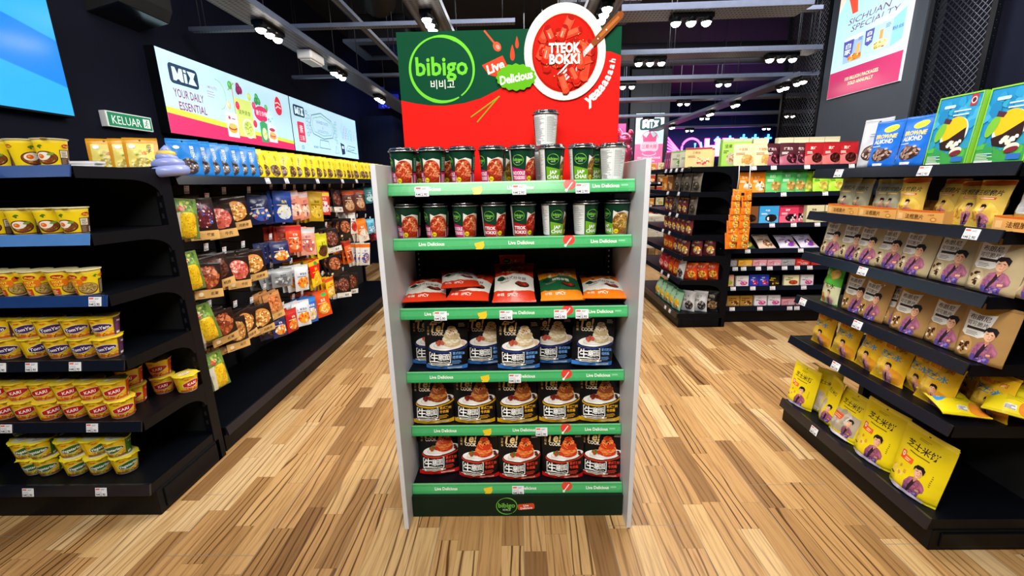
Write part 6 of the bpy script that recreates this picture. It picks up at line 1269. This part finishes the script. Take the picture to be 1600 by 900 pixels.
# neon sign on the far wall
def nx(u): return 4.26 + (u - 1043) * .0191
def nz(v, u): return 2.535 - (v - 215) * .0186 - (u - 1043) * .00036
PINKN = glow('pink_neon', '#ff3ad0', 9); BLUEN = glow('blue_neon', '#2a8cff', 9); VIOL = glow('violet_neon', '#8a4aff', 8); WHITEN = glow('pale_neon', '#b8a8ff', 3.5)
o = empty('neon_sign', (0, 12.88, 0), 0, 'pink and blue neon lettering glowing on the far wall', 'neon sign')
mb = MB()
for i in range(7): mb.tube([(nx(1066), -.05, nz(240, 1066) ), (nx(1043), -.05, nz(215 + i * 5, 1043))], .022, 6)
mb.obj('fan', PINKN, o)
mb = MB(); mb.tube([(nx(1079) + .27 * math.cos(t), -.05, nz(231, 1079) + .27 * math.sin(t)) for t in np.linspace(0, 2 * PI, 29)[:-1]], .026, 8, closed=True); mb.obj('ring', PINKN, o)
mb = MB(); mb.tube([(nx(1079) + .10, -.05, nz(231, 1079) + .14), (nx(1079) + .10, -.05, nz(231, 1079) - .08), (nx(1079), -.05, nz(231, 1079) - .15), (nx(1079) - .1, -.05, nz(231, 1079) - .1)], .03, 8); mb.tube([(nx(1092), -.05, nz(222, 1092)), (nx(1096), -.05, nz(240, 1096))], .03, 8); mb.obj('tube', BLUEN, o)
cu = bpy.data.curves.new('lettering', 'FONT'); cu.body = 'HEA'; cu.size = .62; cu.extrude = .03; cu.offset = .012; cu.space_character = 1.15
ob = bpy.data.objects.new('tmp', cu); me = bpy.data.meshes.new_from_object(ob); bpy.data.objects.remove(ob); me.materials.append(WHITEN)
l = link('lettering', me, o, (nx(1098), -.06, nz(241, 1098))); l.rotation_euler = (PI / 2, 0, 0)
cu.extrude = .01; cu.offset = .035; ob = bpy.data.objects.new('tmp', cu); me = bpy.data.meshes.new_from_object(ob); bpy.data.objects.remove(ob); me.materials.append(PINKN); l = link('outline', me, o, (nx(1098), -.025, nz(241, 1098))); l.rotation_euler = (PI / 2, 0, 0)
for i, (u, v) in enumerate(((1117, 219), (1135, 218), (1155, 216), (1172, 216), (1191, 216))):
    mb = MB(); x, z = nx(u), nz(v, u); mb.tube([(x - .09, -.04, z), (x + .09, -.04, z)], .025, 6); mb.tube([(x, -.04, z - .1), (x, -.04, z + .1)], .025, 6); mb.obj('star', BLUEN, o)
l = bpy.data.lights.new('neon_glow', 'AREA'); l.energy = 30; l.color = (.2, .3, 1); l.size = 3; l.size_y = .6; l.shape = 'RECTANGLE'
lo = bpy.data.objects.new('neon_glow', l); lo.location = (5.2, 12.6, 2.3); lo.rotation_euler = (R(105), 0, 0); sc.collection.objects.link(lo)
# blue speckled light panel beyond the wall signs
def led_mat():
    m, nt, b = new_mat('blue_star_lights'); N = nt.nodes.new; Lk = nt.links.new; tc = N('ShaderNodeTexCoord'); v = N('ShaderNodeTexVoronoi'); v.inputs['Scale'].default_value = 22; Lk(tc.outputs['Object'], v.inputs['Vector'])
    mr = N('ShaderNodeMapRange'); mr.inputs[1].default_value = .05; mr.inputs[2].default_value = .35; mr.inputs[3].default_value = 3.5; mr.inputs[4].default_value = .15; Lk(v.outputs['Distance'], mr.inputs[0]); Lk(mr.outputs[0], b.inputs['Emission Strength']); b.inputs['Emission Color'].default_value = (*lin('#2a3cff'), 1); b.inputs['Base Color'].default_value = (.01, .01, .08, 1)
    return m
mb = MB(); mb.bbox(XW, 8.95, 2.86, XW + .4, 9.0, 3.24, .005); tag(mb.obj('star_light_panel', led_mat()), 'small panel of sparkling blue lights beyond the wall signs', 'light panel')
l = bpy.data.lights.new('blue_panel_glow', 'AREA'); l.energy = 10; l.color = (.1, .3, 1); l.size = .6
lo = bpy.data.objects.new('blue_panel_glow', l); lo.location = (-1.7, 7.3, 3.0); lo.rotation_euler = (R(40), 0, R(30)); sc.collection.objects.link(lo)

# ------------------------------------------------------------------ ceiling gear
def perf_mat():
    m, nt, b = new_mat('perforated_tray'); N = nt.nodes.new; Lk = nt.links.new
    tc = N('ShaderNodeTexCoord'); sx = N('ShaderNodeSeparateXYZ'); Lk(tc.outputs['Object'], sx.inputs[0])
    def M_(op, a, c):
        n = N('ShaderNodeMath'); n.operation = op
        for i, q in enumerate((a, c)):
            if isinstance(q, (int, float)): n.inputs[i].default_value = q
            else: Lk(q, n.inputs[i])
        return n.outputs[0]
    fx = M_('GREATER_THAN', M_('FRACT', M_('MULTIPLY', sx.outputs['X'], 40), 0), .5); fy = M_('GREATER_THAN', M_('FRACT', M_('MULTIPLY', sx.outputs['Y'], 26), 0), .5)
    k = M_('MULTIPLY', fx, fy); mx = N('ShaderNodeMix'); mx.data_type = 'RGBA'; mx.inputs[6].default_value = (*lin('#6a7388'), 1); mx.inputs[7].default_value = (*lin('#15171c'), 1); Lk(k, mx.inputs[0]); Lk(mx.outputs[2], b.inputs['Base Color'])
    b.inputs['Metallic'].default_value = .3; b.inputs['Roughness'].default_value = .45
    return m
PERF = perf_mat()
def tray_run(p0, p1, w, label, lamps=(), h=.04):
    p0, p1 = Vector(p0), Vector(p1); d = p1 - p0; L = d.length; rz = math.atan2(d.y, d.x)
    o = empty('cable_tray', tuple(p0), rz, label, 'cable tray', None)
    mb = MB(); mb.box(0, -w / 2, 0, L, w / 2, .004); mb.obj('tray_floor', PERF, o)
    for s in (-1, 1):
        mb = MB(); mb.box(0, s * w / 2 - .003, .0, L, s * w / 2 + .003, h); mb.obj('tray_side', GALV, o)
    n = max(2, int(L / 1.5) + 1)
    for i in range(n):
        mb = MB(); x = .1 + (L - .2) * i / (n - 1)
        mb.tube([(x, -w / 2, h), (x, -w / 2, 3.7 - p0.z)], .004, 5); mb.tube([(x, w / 2, h), (x, w / 2, 3.7 - p0.z)], .004, 5); mb.obj('hanger_rod', WIRE, o)
    return o
def lamp(x, y, z, label, rz=0, heads=3, k=1.0):
    o = empty('spot_lamp', (x, y, z), rz, label, 'spot lamp', 'ceiling spot lamps')
    mb = MB(); mb.bbox(-.048 * heads * k, -.042 * k, .0, .048 * heads * k, .042 * k, .03, .004); mb.obj('housing', BLACK, o)
    for i in range(heads):
        xx = (i - (heads - 1) / 2) * .105 * k
        mb = MB(); mb.lathe([(.036 * k, -.018), (.044 * k, .0), (.044 * k, .01)], 18, cap0=False, cap1=False, c=(xx, 0, -.002)); mb.obj('head', BLACK, o)
        mb = MB(); mb.lathe([(.002, -.044), (.016 * k, -.041), (.027 * k, -.032), (.033 * k, -.018)], 18, c=(xx, 0, -.002)); mb.obj('lens', LENS, o)
    return o
ZT = 2.5
tray_run((-1.74, 1.3, ZT), (-1.74, 10, ZT), .23, 'perforated tray running along the wall signs')
tray_run((-.58, 1.5, ZT), (-.58, 3.9, ZT), .22, 'perforated tray above the bowl header, peg rack side')
tray_run((.58, 1.3, ZT), (.58, 3.6, ZT), .22, 'perforated tray above the wooden fork handle')
tray_run((.72, 3.36, ZT), (1.98, 3.33, ZT), .22, 'first perforated tray across the biscuit rack')
tray_run((.3, 4.40, ZT), (2.75, 4.37, ZT), .2, 'second perforated tray across the biscuit rack')
tray_run((.2, 5.42, ZT), (3.36, 5.40, ZT), .18, 'third perforated tray across the aisle')
tray_run((.2, 6.75, ZT), (6, 6.6, ZT), .18, 'fourth perforated tray across the aisle')
tray_run((.2, 8.4, ZT), (7, 8.2, ZT), .18, 'fifth perforated tray across the far hall')
tray_run((.2, 10.4, ZT), (8, 10.2, ZT), .18, 'farthest perforated tray before the neon')
tray_run((3.05, 4.9, ZT - .08), (3.0, 10.0, ZT - .08), .2, 'slanting looking tray that crosses the other trays')
tray_run((-2.6, 3.8, 2.62), (.0, 3.8, 2.62), .06, 'thin cross rail over the lit sign', h=.03); tray_run((-2.6, 5.4, 2.62), (.2, 5.4, 2.62), .06, 'thin cross rail behind the cassette vent', h=.03); tray_run((.4, 3.85, 2.66), (2.4, 3.82, 2.66), .06, 'thin cross rail over the biscuit rack', h=.03); tray_run((-1.3, 1.9, 2.70), (-1.3, 6.5, 2.70), .05, 'thin pale rail beside the wall tray', h=.03)
zl = ZT - .032
for i, (x, y) in enumerate([(-1.74, 3.35), (-1.74, 4.55), (-1.74, 5.85), (-1.74, 7.6)]): lamp(x, y, zl, f'triple spot lamp, {ORD[i]} along the wall tray', PI / 2)
lamp(-.58, 3.25, zl, 'spot lamp above the bowl header, peg rack side', PI / 2); lamp(.58, 3.15, zl, 'spot lamp above the wooden fork handle', PI / 2)
for i, (x, y) in enumerate([(1.22, 3.34), (1.25, 4.39), (2.45, 4.375), (1.24, 5.414), (2.4, 5.41), (2.42, 6.69), (1.2, 6.72), (3.4, 8.3), (4.9, 8.26), (2.4, 8.33), (3.9, 10.3), (5.6, 10.26)]):
    lamp(x, y, zl, f'spot lamp under the cross trays, {ORD[i]} going away from the header', 0, 3 if i < 4 else 2)
for i, y in enumerate([5.0, 5.3, 6.4, 7.2, 8.9]): lamp(3.03, y, zl - .08, f'spot lamp on the slanting looking tray, {ORD[i]} going away', PI / 2, 2)
o = empty('emergency_light', (-1.74, 3.98, ZT - .075), PI / 2, 'white emergency light box between two lamps of the wall tray', 'emergency light')
mb = MB(); mb.bbox(-.13, -.06, 0, .13, .06, .07, .012); mb.obj('case', WHITEP, o); mb = MB(); mb.bbox(-.11, -.045, -.012, .11, .045, .002, .004); mb.obj('diffuser', plain('frosted_plastic', '#d5dde4', .3), o)
# cassette vent, ducts, speaker
o = empty('ceiling_cassette', (-1.5, 5.45, 2.9), 0, 'square grey air conditioning cassette hanging under the dark ceiling', 'air conditioner')
mb = MB(); mb.bbox(-.32, -.32, .03, .32, .32, .28, .01); mb.obj('body', BLACK, o)
mb = MB()
for a_, b_ in (((-.36, -.36), (.36, -.24)), ((-.36, .24), (.36, .36)), ((-.36, -.24), (-.24, .24)), ((.24, -.24), (.36, .24))): mb.box(a_[0], a_[1], 0, b_[0], b_[1], .03)
mb.obj('louvre_frame', GALV, o)
mb = MB()
for i in range(9): mb.box(-.24, -.235 + i * .053, .012, .24, -.205 + i * .053, .02)
mb.obj('grille', BLACKG, o)
mb = MB()
for s in (-.3, .3): mb.tube([(s, .3, .28), (s, .3, .8)], .005, 5); mb.tube([(s, -.3, .28), (s, -.3, .8)], .005, 5)
mb.obj('hanger_rod', WIRE, o)
mb = MB()
pts = [(-1.25, 3.4, 3.35), (-1.25, 4.2, 3.3), (-1.3, 4.6, 3.27), (-1.4, 4.95, 3.25)]
P2 = []; rr = []
for i in range(60):
    t = i / 59 * 3; k = min(int(t), 2); f = t - k; p = Vector(pts[k]).lerp(Vector(pts[k + 1]), f); P2.append(p); rr.append(.17 + .012 * (i % 2))
mb.tube(P2, rr, 16); tag(mb.obj('flexible_duct', DUCTM), 'ribbed black flexible duct leading to the cassette vent', 'duct')
for i, (a_, b_, r_, lab) in enumerate([((.95, 2.6, 3.48), (1.7, 5.1, 3.48), .17, 'long round duct over the biscuit rack'), ((-.2, 7.4, 3.3), (6, 7.5, 3.3), .16, 'round duct crossing the far hall'), ((-2.5, 8.9, 3.3), (1.0, 9.1, 3.3), .2, 'round duct beyond the wall signs')]):
    mb = MB(); mb.tube([a_, Vector(a_).lerp(Vector(b_), .5), b_], r_, 18)
    for q in (.15, .5, .85): p = Vector(a_).lerp(Vector(b_), q); mb.tube([(p.x, p.y, p.z + r_), (p.x, p.y, 3.72)], .006, 5)
    tag(mb.obj('round_duct', plain('duct_grey_' + 'abc'[i], '#1c1e26', .5)), lab, 'duct')
for i, (x0, x1, y, z) in enumerate([(.5, 1.35, 3.55, 2.95), (.4, 1.1, 4.5, 2.9)]):
    o = empty('ceiling_panel', ((x0 + x1) / 2, y, z), 0, f'grey baffle panel hanging behind the header, {["near", "far"][i]} one', 'ceiling panel')
    mb = MB(); mb.bbox(-(x1 - x0) / 2, -.3, 0, (x1 - x0) / 2, .3, .04, .004); mb.obj('board', plain('baffle_grey' + 'ab'[i], '#3a3d48', .7), o)
    mb = MB(); [mb.tube([(s, 0, .04), (s, 0, 3.7 - z)], .005, 5) for s in (-.3, .3)]; mb.obj('hanger_rod', WIRE, o)
o = empty('wall_speaker', (XW, 3.2, 2.50), 0, 'black wedge speaker high on the dark wall', 'speaker')
mb = MB(); mb.prism([(0, 0), (.22, .05), (.26, .12), (.26, .3), (0, .3)], -.2, .4, 'y'); mb.obj('cabinet', BLACKM, o)
mb = MB(); mb.prism([(.0, -.004), (.222, .046), (.226, .05), (.0, 0)], -.19, .38, 'y'); mb.obj('grille', BLACKG, o)
# expanded metal screens by the column
def mesh_screen(y0, y1, z0, z1, label, x=3.42):
    o = empty('mesh_screen', (x, (y0 + y1) / 2, z0), 0, label, 'metal screen'); L = (y1 - y0) / 2; H = z1 - z0; f = .02
    mb = MB()
    for a_, b_ in (((-L, 0), (-L + 2 * f, H)), ((L - 2 * f, 0), (L, H)), ((-L, 0), (L, 2 * f)), ((-L, H - 2 * f), (L, H)), ((-L, H * .5 - f), (L, H * .5 + f))): mb.box(-.02, a_[0], a_[1], .02, b_[0], b_[1])
    mb.obj('frame', BLACK, o)
    mb = MB(); p = .05; n = int((2 * L + H) / p)
    for i in range(n):
        for s in (-1, 1):
            c = -L - H + i * p if s > 0 else -L + i * p
            t0 = max(0, (-L - c) * s if s > 0 else c - L); t1 = min(H, (L - c) if s > 0 else c + L)
            if t1 - t0 > .02: mb.tube([(.003 * s, c + s * t0, t0), (.003 * s, c + s * t1, t1)], .004, 4)
    mb.obj('mesh', WIRE, o)
mesh_screen(5.22, 5.98, 0, 3.68, 'tall dark metal mesh screen beyond the poster column'); mesh_screen(3.45, 4.0, 0, 3.68, 'tall dark metal mesh screen on the near side of the poster column')
print('objects', len(bpy.data.objects))
